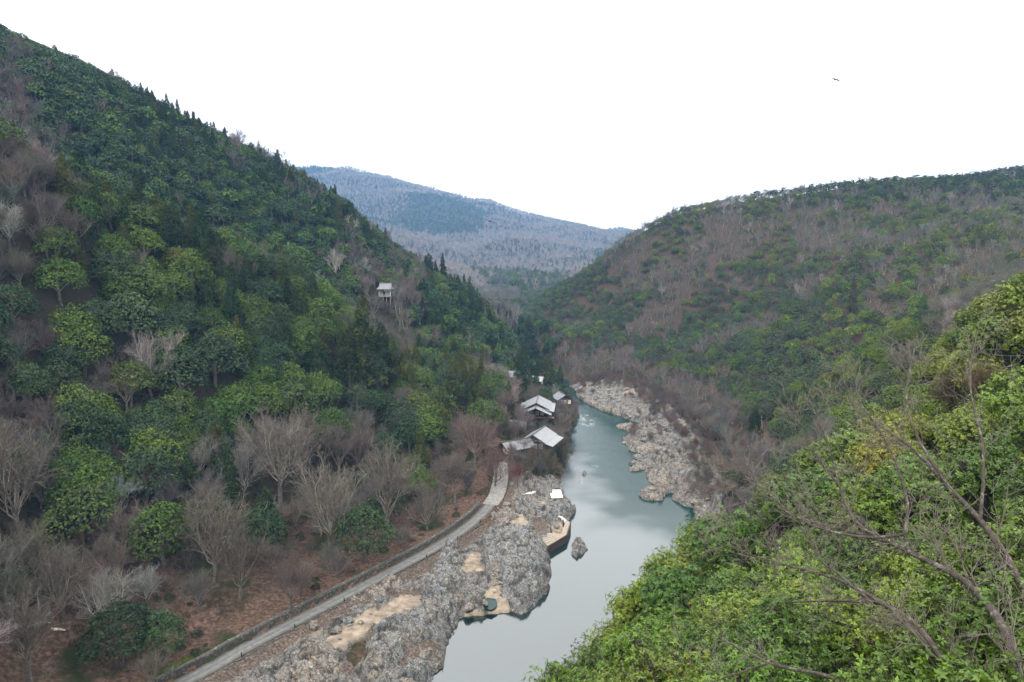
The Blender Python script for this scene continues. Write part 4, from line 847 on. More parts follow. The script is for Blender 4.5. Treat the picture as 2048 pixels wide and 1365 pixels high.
# ---------------------------------------------------------------- rock outcrops and boulders
rg = np.random.default_rng(404)
def outcrop(P, hgt, seed, mat, label, group, step=.33, base=None, warp=1.2, edge=2.0, name='rock_outcrop'):
    P = np.array(P); c_ = P.mean(0); x0, y0 = P.min(0) - 2.5; x1, y1 = P.max(0) + 2.5
    X, Y = np.meshgrid(np.arange(x0, x1, step), np.arange(y0, y1, step)); wx = X + fbm(X / 2.2, Y / 2.2, 3, seed) * warp * 2.4; wy = Y + fbm(X / 2.2 + 31, Y / 2.2, 3, seed + 1) * warp * 2.4
    s = dome(P, wx, wy); keep = s > -.5
    hw = H(X.ravel(), Y.ravel()).reshape(X.shape) if base is None else np.full(X.shape, base)
    ang = .5; rx = wx * cos(ang) + wy * sin(ang); ry = -wx * sin(ang) + wy * cos(ang)
    h1, b1 = worley(rx / 3.6, ry / 5.5, seed); h2, b2 = worley(rx / 1.3, ry / 2.0, seed + 7); h3, b3 = worley(X / .6, Y / .6, seed + 17)
    k = np.sqrt(sstep(-.2, edge, s)); Z = np.minimum(hw, 3.2) * .6 + hw * .4 - .35 + hgt * k * (.55 + h1 * .75) + k * ((h2 - .5) * .8 + (h3 - .5) * .28 + fbm(X / .7, Y / .7, 3, seed) * .5) * min(1, hgt)
    Z = Z - k * (sstep(.14, 0, b1) * .8 + sstep(.12, 0, b2) * .35) * min(1, hgt); Z = np.where(s < .1, np.minimum(Z, hw - 1.0), Z)
    crack = np.clip(sstep(.10, .0, b1) * .7 + sstep(.09, 0, b2) * .5, 0, 1)
    me = grid_mesh(name, X - c_[0], Y - c_[1], Z, mat, keep, vattr={'crack': crack})
    o = obj(name, me, loc=(c_[0], c_[1], 0)); tag(o, label, 'rock', group); return o
G1 = 'rock outcrops along the left bank'; G2 = 'rock outcrops along the right bank'; G3 = 'rocks standing in the river'
L_ = lambda lst, z=2.0: [at(u, v, z=z)[:2] for u, v in lst]
outcrop(L_([(1045, 1014), (1085, 1008), (1128, 1010), (1153, 1016), (1136, 1034), (1118, 1036), (1105, 1047), (1085, 1052), (1066, 1046), (1050, 1030), (1020, 1020)]), 2.6, 1, M_ROCK, 'grey rock hump between the white deck and the timber landing', G1)
outcrop(L_([(962, 1085), (1000, 1068), (1050, 1062), (1085, 1085), (1104, 1098), (1106, 1138), (1085, 1180), (1060, 1215), (1032, 1218), (1005, 1190), (1000, 1150), (965, 1120)]), 2.7, 2, M_ROCK, 'largest grey fissured rock shelf, below the timber landing', G1)
outcrop(L_([(885, 1105), (915, 1100), (926, 1130), (924, 1170), (915, 1210), (880, 1215), (850, 1205), (845, 1175), (868, 1150)]), 2.5, 3, M_ROCK, 'upright grey rock rib left of the largest shelf', G1)
outcrop(L_([(815, 1240), (860, 1220), (915, 1205), (922, 1235), (905, 1270), (875, 1285), (830, 1295), (790, 1290)]), 2.3, 4, M_ROCK, 'pale grey broken rocks beside the bay of still water', G1)
outcrop(L_([(760, 1262), (800, 1250), (822, 1290), (800, 1330), (760, 1345), (735, 1325), (735, 1290)]), 2.2, 5, M_ROCK, 'pale rock knob right of the dark rock pool', G1)
outcrop(L_([(800, 1330), (850, 1310), (880, 1330), (872, 1350), (840, 1380), (790, 1400), (740, 1395), (745, 1350)]), 2.0, 6, M_ROCK, 'low pale rocks at the bottom edge by the water', G1)
outcrop(L_([(600, 1320), (650, 1300), (690, 1320), (690, 1350), (660, 1390), (590, 1390), (540, 1370)]), 1.6, 7, M_PROCK, 'buff boulder bed left of the dark rock pool', G1)
outcrop(L_([(985, 1030), (1015, 1022), (1040, 1040), (1010, 1058), (975, 1060)]), 1.5, 8, M_PROCK, 'small buff rocks just below the end of the road', G1)
outcrop(L_([(1085, 962), (1105, 955), (1128, 962), (1130, 972), (1100, 972)]), 2.2, 9, M_ROCK, 'dark rock behind the white deck', G1)
outcrop(L_([(690, 1215), (740, 1190), (790, 1165), (820, 1160), (815, 1185), (760, 1215), (700, 1240)]), 1.3, 10, M_PROCK, 'buff stony strip beside the lower road', G1)
for k, (p, h, lb, nm) in enumerate([
        ([(1140, 1088), (1150, 1078), (1162, 1076), (1172, 1086), (1178, 1096), (1168, 1106), (1155, 1116), (1142, 1106)], 2.0, 'large mottled rock standing alone in mid river', 1),
        ([(1012, 1252), (1018, 1250), (1022, 1256), (1027, 1266), (1022, 1270), (1016, 1262)], .9, 'small slim rock in the still lower river', 1),
        ([(1160, 944), (1166, 941), (1174, 943), (1174, 949), (1164, 949)], 1.2, 'dark rock in the white water of the rapids', 1),
        ([(1138, 984), (1144, 981), (1151, 983), (1149, 988), (1140, 988)], .8, 'dark little rock right of the white deck', 1),
        ([(1176, 1083), (1180, 1081), (1187, 1086), (1183, 1089)], .5, 'pair of small stones right of the mid-river rock', 1)]):
    outcrop(L_(p, .5), h, 60 + k, M_ROCK, lb, G3, .22, -.5, .4, 1.2, 'river_rock')
for k, (p, h, lb) in enumerate([
        ([(1255, 893), (1262, 880), (1300, 868), (1350, 866), (1380, 880), (1395, 915), (1370, 920), (1330, 906), (1290, 904)], 2.2, 'buff rock point reaching farthest into the green pool'),
        ([(1258, 930), (1290, 920), (1322, 914), (1325, 922), (1290, 932), (1262, 936)], 1.2, 'long low buff rock spit below the main rock point'),
        ([(1292, 945), (1330, 940), (1345, 950), (1335, 968), (1300, 964)], 2.0, 'knobbly grey rock at the head of the rapids'),
        ([(1330, 925), (1380, 918), (1420, 940), (1430, 965), (1400, 975), (1355, 965), (1345, 945)], 2.3, 'broad buff rock mass between the spit and the bushes'),
        ([(1278, 985), (1292, 976), (1318, 974), (1334, 980), (1326, 992), (1292, 994)], 1.8, 'isolated grey rock island at the foot of the rapids'),
        ([(1345, 985), (1372, 976), (1376, 990), (1352, 996)], 1.6, 'small grey rock between the rock island and bank'),
        ([(1376, 990), (1400, 984), (1425, 990), (1424, 1008), (1392, 1012), (1378, 1002)], 2.4, 'grey boulder mass beside the dark bushes'),
        ([(1386, 1012), (1415, 1010), (1428, 1025), (1408, 1036), (1390, 1028)], 2.0, 'lowest grey boulders on the right bank'),
        ([(1232, 846), (1262, 840), (1274, 850), (1256, 856), (1236, 852)], 1.2, 'low brown rock off the upper bank'),
        ([(1290, 850), (1320, 838), (1335, 850), (1310, 862)], 1.8, 'small rock headland above the main rock point'),
        ([(1165, 785), (1210, 788), (1250, 812), (1240, 828), (1200, 815), (1168, 800)], 1.8, 'farthest rock shelf at the river bend'),
        ([(1255, 805), (1300, 812), (1325, 830), (1290, 842), (1255, 828)], 1.8, 'buff rock shelf between the bend and the headland')]):
    outcrop(L_(p, 1.5), h, 80 + k, M_PROCK, lb, G2, .45, 0.6, 1.0, 2.0)
# loose boulders
BM = []
for s in range(4):
    r2 = np.random.default_rng(s); a = np.linspace(0, 2 * pi, 13)[:-1]; V = [(0, 0, .75)]; Fq = []
    for j, (hh, rr1) in enumerate(((.62, .5), (.3, .9), (0, 1.0), (-.4, .9))):
        for t in a: q = rr1 * r2.uniform(.8, 1.15); V.append((cos(t) * q * 1.1, sin(t) * q * .85, hh * r2.uniform(.75, 1.2)))
    for i in range(12):
        Fq.append((0, 1 + i, 1 + (i + 1) % 12, 1 + (i + 1) % 12))
    me = bpy.data.meshes.new('boulder'); fs = [(0, 1 + i, 1 + (i + 1) % 12) for i in range(12)] + [(1 + j * 12 + i, 13 + j * 12 + i, 13 + j * 12 + (i + 1) % 12, 1 + j * 12 + (i + 1) % 12) for j in range(3) for i in range(12)]
    me.from_pydata(V, [], fs); me.materials.append((M_ROCK, M_PROCK)[s % 2]); BM.append(me)
def boulder(x, y, s, where, grp):
    z = float(H(x, y)[0]); z = max(z, -.3); o = obj('boulder', BM[rg.integers(4)], loc=(x, y, z + .25 * s)); o.scale = (s, s * rg.uniform(.7, 1.1), s * rg.uniform(.6, 1)); o.rotation_euler = (0, 0, rg.uniform(0, 6))
    uu, vv, _ = proj(np.array([x, y, z])); lb0 = f"boulder on {where}, {words(uu / 20.48)} percent across and {words(vv / 13.65)} percent down"
    for pre in ('', 'squat ', 'angular ', 'pale ', 'rounded ', 'blocky ', 'weathered '):
        if pre + lb0 not in USED: break
    USED.add(pre + lb0); tag(o, pre + lb0, 'boulder', grp)
nb_ = 0
for P_, n_, z_, w_, g_, big_ in ((LBANK, 120, 2.5, 'the near left bank', 'boulders on the left bank', 1.2), (RBANK, 150, 1.0, 'the far right bank', 'boulders on the right bank', 1.9)):
    P_ = np.array(P_); k_ = 0
    while k_ < n_:
        x = rg.uniform(P_[:, 0].min(), P_[:, 0].max()); y = rg.uniform(P_[:, 1].min(), P_[:, 1].max())
        if dome(P_, np.array([x]), np.array([y]))[0] < .5: continue
        h_ = float(H(x, y)[0])
        if h_ < -.35 or pline(np.array([x]), np.array([y]), ROAD)[0][0] < 4: continue
        boulder(x, y, rg.uniform(.3, 1) ** 2 * big_ + .25, w_, g_); k_ += 1

# ---------------------------------------------------------------- road, kerb wall, posts
def smooth(P, step=1.0):
    P = np.array(P); out = []
    for i in range(len(P) - 1):
        p0 = P[max(i - 1, 0)]; p1 = P[i]; p2 = P[i + 1]; p3 = P[min(i + 2, len(P) - 1)]; n = max(2, int(np.linalg.norm(p2 - p1) / step))
        for t in np.arange(n) / n: out.append(.5 * (2 * p1 + (p2 - p0) * t + (2 * p0 - 5 * p1 + 4 * p2 - p3) * t * t + (3 * p1 - p0 - 3 * p2 + p3) * t ** 3))
    out.append(P[-1]); return np.array(out)
RS = smooth(ROAD); tg = unit(np.gradient(RS, axis=0) * [1, 1, 0]); nl_ = np.stack([-tg[:, 1], tg[:, 0], tg[:, 2] * 0], 1)
m, nt, b = newmat('worn_road'); P = geo(nt); ac = attr(nt, 'across').outputs['Fac']
f = noise(nt, .8, 8, .7, P); c = ramp(nt, ac, [(0, (.05, .05, .04)), (.14, (.07, .069, .065)), (.3, (.125, .123, .118)), (.5, (.09, .088, .083)), (.68, (.14, .137, .13)), (.88, (.08, .078, .072)), (1, (.06, .055, .04))])
c2 = ramp(nt, f, [(.3, (.6, .6, .6)), (.7, (1.35, 1.35, 1.33))]); c = mixc(nt, 1, c, c2, 'MULTIPLY'); nt.links.new(c, b.inputs['Base Color']); b.inputs['Roughness'].default_value = .8; M_ROAD = m
def strip(name, I0, I1, half, mat, dz=0.03):
    ac_ = np.linspace(0, 1, 9); V = []; A_ = []
    for i in range(I0, I1):
        for a in ac_: V.append(RS[i] + nl_[i] * (half - 2 * half * a) + [0, 0, dz + .05 * (1 - (2 * a - 1) ** 2)]); A_.append(a)
    n = I1 - I0; I = np.arange(n * 9).reshape(n, 9); q = np.stack([I[:-1, :-1], I[:-1, 1:], I[1:, 1:], I[1:, :-1]], -1).reshape(-1, 4)
    return tag(obj(name, mesh(name, V, [q[:, ::-1]], [mat], True, vattr={'across': A_})), kind='structure')
iend = int(np.argmin(np.hypot(RS[:, 0] - ROAD[-4][0], RS[:, 1] - ROAD[-4][1])))
strip('road', 0, iend + 1, 1.9, M_ROAD)
M_PAVE = plain('pale_paving', (.19, .18, .165), .85, .4, 1.2); strip('paved_slope', iend, len(RS), 2.6, M_PAVE, .06)
M_DSTONE = plain('dark_wall_stone', (.075, .072, .06), .9, .55, 3.0); M_LSTONE = plain('pale_wall_stone', (.16, .155, .14), .9, .4, 5.0)
M_WOOD = plain('weathered_wood', (.30, .26, .21), .8, .3, 3.0); M_DWOOD = plain('dark_wood', (.05, .035, .025), .7, .3, 3.0)
M_WHITE = plain('white_deck_paint', (.80, .80, .78), .5, .05, 1.0); M_BLACK = plain('black_metal', (.02, .02, .02), .5, .1)
# retaining wall of dark field stones with pale ones showing
wr = empty('retaining_wall', RS[0]); tag(wr, 'long low dark fieldstone wall along the uphill side of the road', 'wall')
w1 = MB(); w2 = MB(); w3 = MB(); rg = np.random.default_rng(8)
for i in range(0, iend - 2):
    a, b_ = RS[i] + nl_[i] * 2.95, RS[i + 1] + nl_[i + 1] * 2.95; w1.beam(a + [0, 0, .5], b_ + [0, 0, .5], .8, 1.8)
    for r_ in range(4):
        for q in (0, .34, .67):
            t = q + rg.uniform(-.06, .06); p = a + (b_ - a) * t; face = -nl_[i] * .45; sz = rg.uniform(.16, .24)
            (w2 if rg.uniform() < .86 else w3).beam(p + face + [0, 0, .12 + .34 * r_] - tg[i] * sz, p + face + [0, 0, .12 + .34 * r_ + rg.uniform(-.05, .05)] + tg[i] * sz, rg.uniform(.08, .2), rg.uniform(.22, .32))
    for q in (.2, .7):
        p = a + (b_ - a) * q + nl_[i] * rg.uniform(-.2, .2); sz = rg.uniform(.15, .26); (w2 if rg.uniform() < .85 else w3).beam(p + [0, 0, 1.42] - tg[i] * sz, p + [0, 0, 1.42] + tg[i] * sz, .34, rg.uniform(.12, .24))
for mb, nm, mt in ((w1, 'wall_core', M_DSTONE), (w2, 'dark_stones', M_DSTONE), (w3, 'pale_stones', M_LSTONE)):
    o = mb.build(nm, mt, wr); o.location = -RS[0]
posts = [i for i in range(0, iend - 4, 13)]
pm = MB().box(-.09, .09, -.09, .09, 0, .75).box(-.12, .12, -.12, .12, .75, .85)
p0_ = pm.build('bollard', M_BLACK)
posts = [i for i in posts if 320 < proj(RS[i])[0] < 1010]
for k, i in enumerate(posts):
    o = p0_ if k == 0 else p0_.copy()
    if k: C.objects.link(o)
    o.location = tuple(RS[i] - nl_[i] * 1.95 + [0, 0, 0]); uu, vv, _ = proj(np.array(o.location))
    tag(o, f"short black roadside bollard on the river side, {words(uu / 20.48)} percent across and {words(vv / 13.65)} percent down", 'bollard', 'bollards along the road')
# rocky kerb line under the outer road edge
kb = MB()
for i in range(0, iend):
    if rg.uniform() < .75: p = RS[i] - nl_[i] * rg.uniform(2.4, 2.8); s_ = rg.uniform(.15, .4); kb.beam(p - tg[i] * s_, p + tg[i] * s_ + [0, 0, rg.uniform(-.1, .1)], rg.uniform(.2, .5), rg.uniform(.2, .5))
tag(kb.build('kerb_stones', M_DSTONE), 'uneven dark stones edging the river side of the road', 'stone edging', kind=None)

# ---------------------------------------------------------------- decks and landing by the water
def quad_deck(pts, z, t, mat, name, parent, plank=None, org=None):
    V = np.array([[p[0], p[1], z] for p in pts] + [[p[0], p[1], z - t] for p in pts]); n = len(pts)
    me = bpy.data.meshes.new(name); me.from_pydata((V - org).tolist(), [], [list(range(n))] + [list(range(2 * n - 1, n - 1, -1))] + [(i + n, (i + 1) % n + n, (i + 1) % n, i) for i in range(n)]); me.materials.append(mat); return obj(name, me, parent)
dc = at(1112, 989, z=5.2); r = empty('viewing_deck', dc); tag(r, 'white square deck on posts at the water above the rock hump', 'deck')
dp = [at(u, v, z=5.4)[:2] for u, v in ((1099, 980), (1121, 980), (1126, 995), (1103, 996))]; quad_deck(dp, 5.4, .22, M_WHITE, 'deck_floor', r, org=dc)
for p in dp: MB().box(-.12, .12, -.12, .12, -5.8, .05, org=(p[0] - dc[0], p[1] - dc[1], 0)).build('post', M_DWOOD, r)
MB().beam((dp[2][0] - dc[0] - .6, dp[2][1] - dc[1] + .7, .35), (dp[2][0] - dc[0] - 2.2, dp[2][1] - dc[1] + .7, .35), .35, .1).build('bench', M_DWOOD, r)
rail = MB()
for i in (0, 1):
    a, b_ = dp[i], dp[i + 1]; rail.beam((a[0] - dc[0], a[1] - dc[1], 1.1), (b_[0] - dc[0], b_[1] - dc[1], 1.1), .06, .06)
rail.build('rail', M_WOOD, r)
pw = [at(u, v, z=5.45) for u, v in ((1042, 992), (1060, 986), (1083, 978), (1092, 978), (1100, 982))]; V = []
for i, p in enumerate(pw):
    d = unit((pw[min(i + 1, 4)] - pw[max(i - 1, 0)])[None])[0]; s_ = np.array([-d[1], d[0], 0]) * .75; V += [p + s_, p - s_, p + s_ - [0, 0, .3], p - s_ - [0, 0, .3]]
me = bpy.data.meshes.new('walkway'); me.from_pydata([tuple(x) for x in V], [], [f for i in range(4) for f in ((4 * i, 4 * i + 1, 4 * i + 5, 4 * i + 4), (4 * i + 1, 4 * i + 3, 4 * i + 7, 4 * i + 5), (4 * i + 2, 4 * i, 4 * i + 4, 4 * i + 6))]); me.materials.append(plain('bleached_boards', (.55, .5, .43), .7, .15, 2))
tag(obj('walkway', me), 'bleached curving walkway leading to the white deck', 'walkway')
lc = at(1110, 1075, z=1.6); r = empty('boat_landing', lc); tag(r, 'sandy timber boat landing with dark sheet-piled edge under the rock hump', 'landing')
lp = [at(u, v, z=2.1)[:2] for u, v in ((1072, 1068), (1098, 1066), (1122, 1068), (1128, 1052), (1133, 1040), (1141, 1046), (1133, 1071), (1096, 1093))]
quad_deck(lp, 2.1, 2.2, plain('landing_boards', (.25, .20, .145), .8, .25, 1.5), 'landing_floor', r, org=lc)
ed = MB()
for i in (5, 6): a, b_ = np.array(lp[i]), np.array(lp[i + 1]); ed.beam((a[0] - lc[0], a[1] - lc[1], -.6), (b_[0] - lc[0], b_[1] - lc[1], -.6), .3, 2.4)
ed.build('edge_wall', M_DWOOD, r)
for k in range(5):
    q = (k + .5) / 6; a = np.array(lp[0]) * (1 - q) + np.array(lp[7]) * q; b_ = np.array(lp[2]) * (1 - q) + np.array(lp[6]) * q
    MB().beam((a[0] - lc[0], a[1] - lc[1], .5 + .06), (a[0] * .4 + b_[0] * .6 - lc[0], a[1] * .4 + b_[1] * .6 - lc[1], .5 + .06), .5, .2).build('step', M_WOOD, r)
# steps at the head of the landing and handrail by the road end
st = empty('stone_steps', at(1128, 1040, z=2)); tag(st, 'pale stone steps down to the timber landing', 'steps')
for k in range(6): p = at(1121 + k * 2.4, 1034 + k * 2.0, z=3.0 - k * .25) - at(1128, 1040, z=2); MB().box(-.7, .7, -.2, .2, -.5, .1, rot=-.6, org=p).build('step', M_WHITE, st)
hf = empty('wooden_fence', at(975, 1036, z=4)); tag(hf, 'pale timber handrail beside the road end', 'fence')
q_ = [at(u, v, z=4.6) - at(975, 1036, z=4) for u, v in ((958, 1035), (970, 1038), (984, 1038), (992, 1030), (997, 1025))]
f_ = MB()
for a, b_ in zip(q_[:-1], q_[1:]): f_.beam(a, b_, .12, .12); f_.beam(a - [0, 0, .5], b_ - [0, 0, .5], .08, .08)
f_.build('rails', M_WOOD, hf)
for a in q_: MB().beam(a - [0, 0, 1.4], a + [0, 0, .1], .13, .13).build('post', M_WOOD, hf)
# fallen bleached logs
for k, (u1, v1, u2, v2, lb) in enumerate(((76, 1240, 98, 1234, 'bleached fallen log, lowest of those lying on the left slope'), (100, 1238, 126, 1226, 'bleached fallen log in the middle of the pile on the left slope'), (104, 1230, 128, 1233, 'short bleached log crossing the pile on the left slope'), (20, 1264, 44, 1257, 'bleached log lying alone at the left edge'))):
    a = at(u1, v1, y=120); b_ = at(u2, v2, y=121); a[2] = H(a[0], a[1])[0] + .35; b_[2] = H(b_[0], b_[1])[0] + .4
    V, Q = tubes([a, (a + b_) / 2 + [0, 0, .1]], [(a + b_) / 2 + [0, 0, .1], b_], [.2, .17], [.17, .12], 7); tag(obj('fallen_log', mesh('fallen_log', V, [Q], [plain('bleached_wood', (.5, .45, .38), .7, .2)], True)), lb, 'log', 'bleached logs on the slope')

# ---------------------------------------------------------------- buildings
M_ROOF = plain('grey_roof_metal', (.20, .205, .215), .65, .12, .6); M_ROOFW = plain('pale_roof_metal', (.27, .275, .285), .65, .08, .6); M_RIDGE = plain('dark_ridge', (.06, .06, .065), .6, .2)
M_PLASTER = plain('cream_plaster', (.55, .50, .40), .85, .1); M_GLASS, nt, b = newmat('dark_glass'); b.inputs['Base Color'].default_value = (.02, .025, .03, 1); b.inputs['Roughness'].default_value = .12
def gable_roof(L, W, rise, ov=.8, t=.16, ribs=True):
    """ridge along y; eaves at z 0; returns roof body, ribs+ridge"""
    a = MB(); c_ = MB(); hw = W / 2 + ov; hl = L / 2 + ov; dr = rise * (ov / (W / 2))
    for sx in (-1, 1):
        V = [(0, -hl, rise), (0, hl, rise), (sx * hw, hl, -dr), (sx * hw, -hl, -dr)]; V += [(x, y, z - t) for x, y, z in V]
        a.add(V, [(0, 1, 2, 3), (7, 6, 5, 4), (0, 3, 7, 4), (1, 0, 4, 5), (2, 1, 5, 6), (3, 2, 6, 7)])
        if ribs:
            for y in np.arange(-hl + .4, hl, .9): c_.beam((sx * .1, y, rise + .03), (sx * hw, y, -dr + .03), .05, .05)
    e_ = MB(); e_.beam((0, -hl - .05, rise + .12), (0, hl + .05, rise + .12), .42, .26)
    for sx in (-1, 1):
        for sy in (-1, 1): e_.beam((0, sy * (hl + .02), rise + .02), (sx * hw, sy * (hl + .02), -dr + .02), .16, .2)
    return a, c_, e_
def house(u, v, z, L, W, rot, eave, rise, label, roofm=None, wallm=None, name='inn_house', xy=None, tiers=(), deck=False):
    p = at(u, v, z=z) if xy is None else np.array([xy[0], xy[1], z]); r = empty(name, p, rot); tag(r, label, 'house')
    wm = MB().box(-W / 2, W / 2, -L / 2, L / 2, -3, eave)
    for sy in (-1, 1): y = sy * (L / 2 - .1); wm.add([(-W / 2, y, eave), (W / 2, y, eave), (0, y, eave + rise), (-W / 2, y - sy * .2, eave), (W / 2, y - sy * .2, eave), (0, y - sy * .2, eave + rise)], [(0, 1, 2), (5, 4, 3), (0, 2, 5, 3), (1, 4, 5, 2)])
    wm.build('wall', wallm or M_DWOOD, r)
    a, c_, e_ = gable_roof(L, W, rise); ro = a.build('roof', roofm or M_ROOF, r); ro.location = (0, 0, eave + .12); o = c_.build('seams', M_RIDGE if roofm is None else M_ROOF, ro); o = e_.build('ridge_cap', M_RIDGE, ro)
    for sx in (-1, 1):
        for y in np.arange(-L / 2 + 1.4, L / 2 - .6, 2.4):
            f = MB(); x = sx * (W / 2 + .02)
            for (y0, y1, z0, z1) in ((y - .8, y + .8, 2.2, 2.32), (y - .8, y + .8, .7, .82), (y - .8, y - .7, .7, 2.3), (y + .7, y + .8, .7, 2.3), (y - .04, y + .04, .7, 2.3)): f.box(x - .05, x + .05, y0, y1, z0, z1)
            fo = f.build('window', M_WOOD, r); MB().box(x - .02, x + .025, y - .69, y + .69, .83, 2.19).build('pane', M_GLASS, fo)
    for x in np.arange(-W / 2 + 1.2, W / 2 - .8, 2.2): f = MB().box(x - .8, x + .8, -L / 2 - .06, -L / 2 + .02, .3, 2.3); f.build('screen', M_PLASTER, r)
    for dx, dy, dz, tl, tw, tr in tiers:
        a, c_, e_ = gable_roof(tl, tw, tr, .6); ro = a.build('lower_roof', roofm or M_ROOF, r); ro.location = (dx, dy, dz); c_.build('seams', M_ROOF, ro); e_.build('ridge_cap', M_RIDGE, ro)
    if deck:
        d = MB().box(-W / 2, W / 2 + 2.5, -L / 2 - 2.5, -L / 2, -.4, -.2); d.build('veranda', plain('red_brown_boards', (.24, .12, .08), .7, .2), r)
    return r
house(0, 0, 12.5, 15, 10.5, R(-6), 3.2, 2.6, 'large pale-roofed inn hall with stepped ridge, uppermost of the big riverside roofs', M_ROOFW, xy=(11.5, 301), tiers=((0, -9.2, 2.0, 7.5, 12.5, 2.7), (0, -1, 2.5, 16, 14.5, 1.4)), deck=True)
house(0, 0, 9.5, 13, 9.5, R(-22), 3.0, 2.6, 'grey-roofed inn building with two-step roof, nearest the rapids', M_ROOFW, xy=(10.5, 259), tiers=((2.2, -.5, 2.2, 13, 10.5, 1.5),))
house(0, 0, 9.5, 11, 6.5, R(-58), 2.6, 1.9, 'low mottled grey wing running left from the nearest inn building', M_ROOF, xy=(1.5, 249))
house(975, 832, 15, 7, 6, R(35), 2.6, 2.2, 'small white-gabled house left of the olive conifer', M_ROOFW, M_WHITE)
house(1010, 795, 18, 6, 5, R(60), 2.6, 1.8, 'small grey house among pinkish bushes above the large hall', M_ROOF)
house(1124, 806, 8, 9, 6.5, R(15), 2.8, 2.0, 'small grey-roofed house at the water right of the large hall', M_ROOF)
house(1018, 762, 19, 12, 6.5, R(80), 2.8, 2.2, 'long dull grey roof highest on the inn terrace', M_ROOF)
house(1076, 768, 14, 5, 4, R(70), 2.4, 1.6, 'tiny white-roofed hut beneath the tall conifers', M_ROOFW)
house(1035, 858, 11, 7, 6, R(75), 2.2, 1.2, 'flat grey shed half hidden between the two inn buildings', M_ROOF)
# temple hall on the hillside
hp = at(772, 592, y=388); gz = float(H(hp[0], hp[1])[0]); r = empty('temple_hall', hp, R(-3)); tag(r, 'little temple hall with grey hipped roof and coloured curtain on the wooded hillside', 'temple')
for x in (-3.1, -1, 1, 3.1): MB().box(x - .14, x + .14, -2.9, -2.6, gz - hp[2] - 6, 0).build('stilt', M_WOOD, r)
MB().box(-3.5, 3.5, -3.3, 3.3, -.35, 0).build('platform', M_WOOD, r)
MB().box(-3.2, 3.2, -2.4, 3.0, 0, 4.0).build('wall', plain('grey_white_boards', (.20, .20, .205), .8, .15), r)
MB().box(-1.1, .1, -2.46, -2.4, 0.3, 2.6).build('doorway', M_GLASS, r)
rl = MB()
for x in np.arange(-3.4, 3.5, .85): rl.box(x - .04, x + .04, -3.25, -3.17, 0, .85)
rl.box(-3.45, 3.45, -3.26, -3.16, .8, .9); rl.build('railing', M_WOOD, r)
for x in (-3.2, 3.2): MB().box(x - .12, x + .12, -3.1, -2.86, 0, 4).build('pillar', M_WHITE, r)
cols = [(.55, .05, .03), (.80, .45, .30), (.02, .20, .12), (.02, .22, .14), (.85, .75, .85), (.75, .30, .2), (.85, .72, .5), (.03, .25, .15), (.85, .85, .82)]
cu = empty('curtain', (0, 0, 0)); cu.parent = r
bpy.data.objects.remove(cu)
cb = MB(); mats_ = []
me = bpy.data.meshes.new('curtain'); V = []; Fc = []
for i in range(9):
    x0 = -2.9 + i * .64; V += [(x0, -3.0, 2.7), (x0 + .66, -3.0 + .05 * (-1) ** i, 2.7), (x0 + .66, -3.0 + .05 * (-1) ** i, 3.95), (x0, -3.0, 3.95), (x0, -2.95, 2.7), (x0 + .66, -2.95, 2.7), (x0 + .66, -2.95, 3.95), (x0, -2.95, 3.95)]
    k = i * 8; Fc += [(k, k + 1, k + 2, k + 3), (k + 7, k + 6, k + 5, k + 4), (k, k + 4, k + 5, k + 1), (k + 3, k + 2, k + 6, k + 7)]
me.from_pydata(V, [], Fc)
for i, cc in enumerate(cols): me.materials.append(plain('curtain_cloth', cc, .8, .05))
for i, p in enumerate(me.polygons): p.material_index = i // 4
obj('curtain', me, r)
me = bpy.data.meshes.new('roof'); e1 = [(-4.6, -4.4, 4.0), (4.6, -4.4, 4.0), (4.6, 4.4, 4.0), (-4.6, 4.4, 4.0)]; e2 = [(-3.7, -2.9, 4.75), (3.7, -2.9, 4.75), (3.7, 2.9, 4.75), (-3.7, 2.9, 4.75)]; rd_ = [(-3.4, 0, 7.2), (3.4, 0, 7.2)]; m1 = [(-3.4, -1.5, 5.7), (3.4, -1.5, 5.7), (3.4, 1.5, 5.7), (-3.4, 1.5, 5.7)]
V = e1 + e2 + m1 + rd_ + [(x, y, 3.8) for x, y, z in e1]
me.from_pydata(V, [], [(0, 1, 5, 4), (1, 2, 6, 5), (2, 3, 7, 6), (3, 0, 4, 7), (4, 5, 9, 8), (5, 6, 10, 9), (6, 7, 11, 10), (7, 4, 8, 11), (8, 9, 13, 12), (10, 11, 12, 13), (9, 10, 13), (11, 8, 12), (14, 15, 1, 0), (15, 16, 2, 1), (16, 17, 3, 2), (17, 14, 0, 3), (17, 16, 15, 14)])
me.materials.append(plain('temple_roof', (.15, .15, .165), .6, .1)); ro = obj('roof', me, r); MB().box(-3.6, 3.6, -.25, .25, 7.15, 7.5).build('ridge_cap', M_RIDGE, ro)
# fence of the old railway path on the right bank
fa, fb = at(1165, 735, z=11), at(1262, 752, z=12); rf = empty('railway_fence', fa); tag(rf, 'thin dark line of fence along the far right bank', 'fence'); f_ = MB()
for k in (0.5, 1.1): f_.beam((0, 0, k + .3), fb - fa + [0, 0, k + .3], .14, .14)
f_.build('rails', M_DWOOD, rf)
for k in range(12): p = (fb - fa) * k / 11; MB().box(p[0] - .1, p[0] + .1, p[1] - .1, p[1] + .1, p[2] - 1.5, p[2] + 1.7).build('post', M_DWOOD, rf)

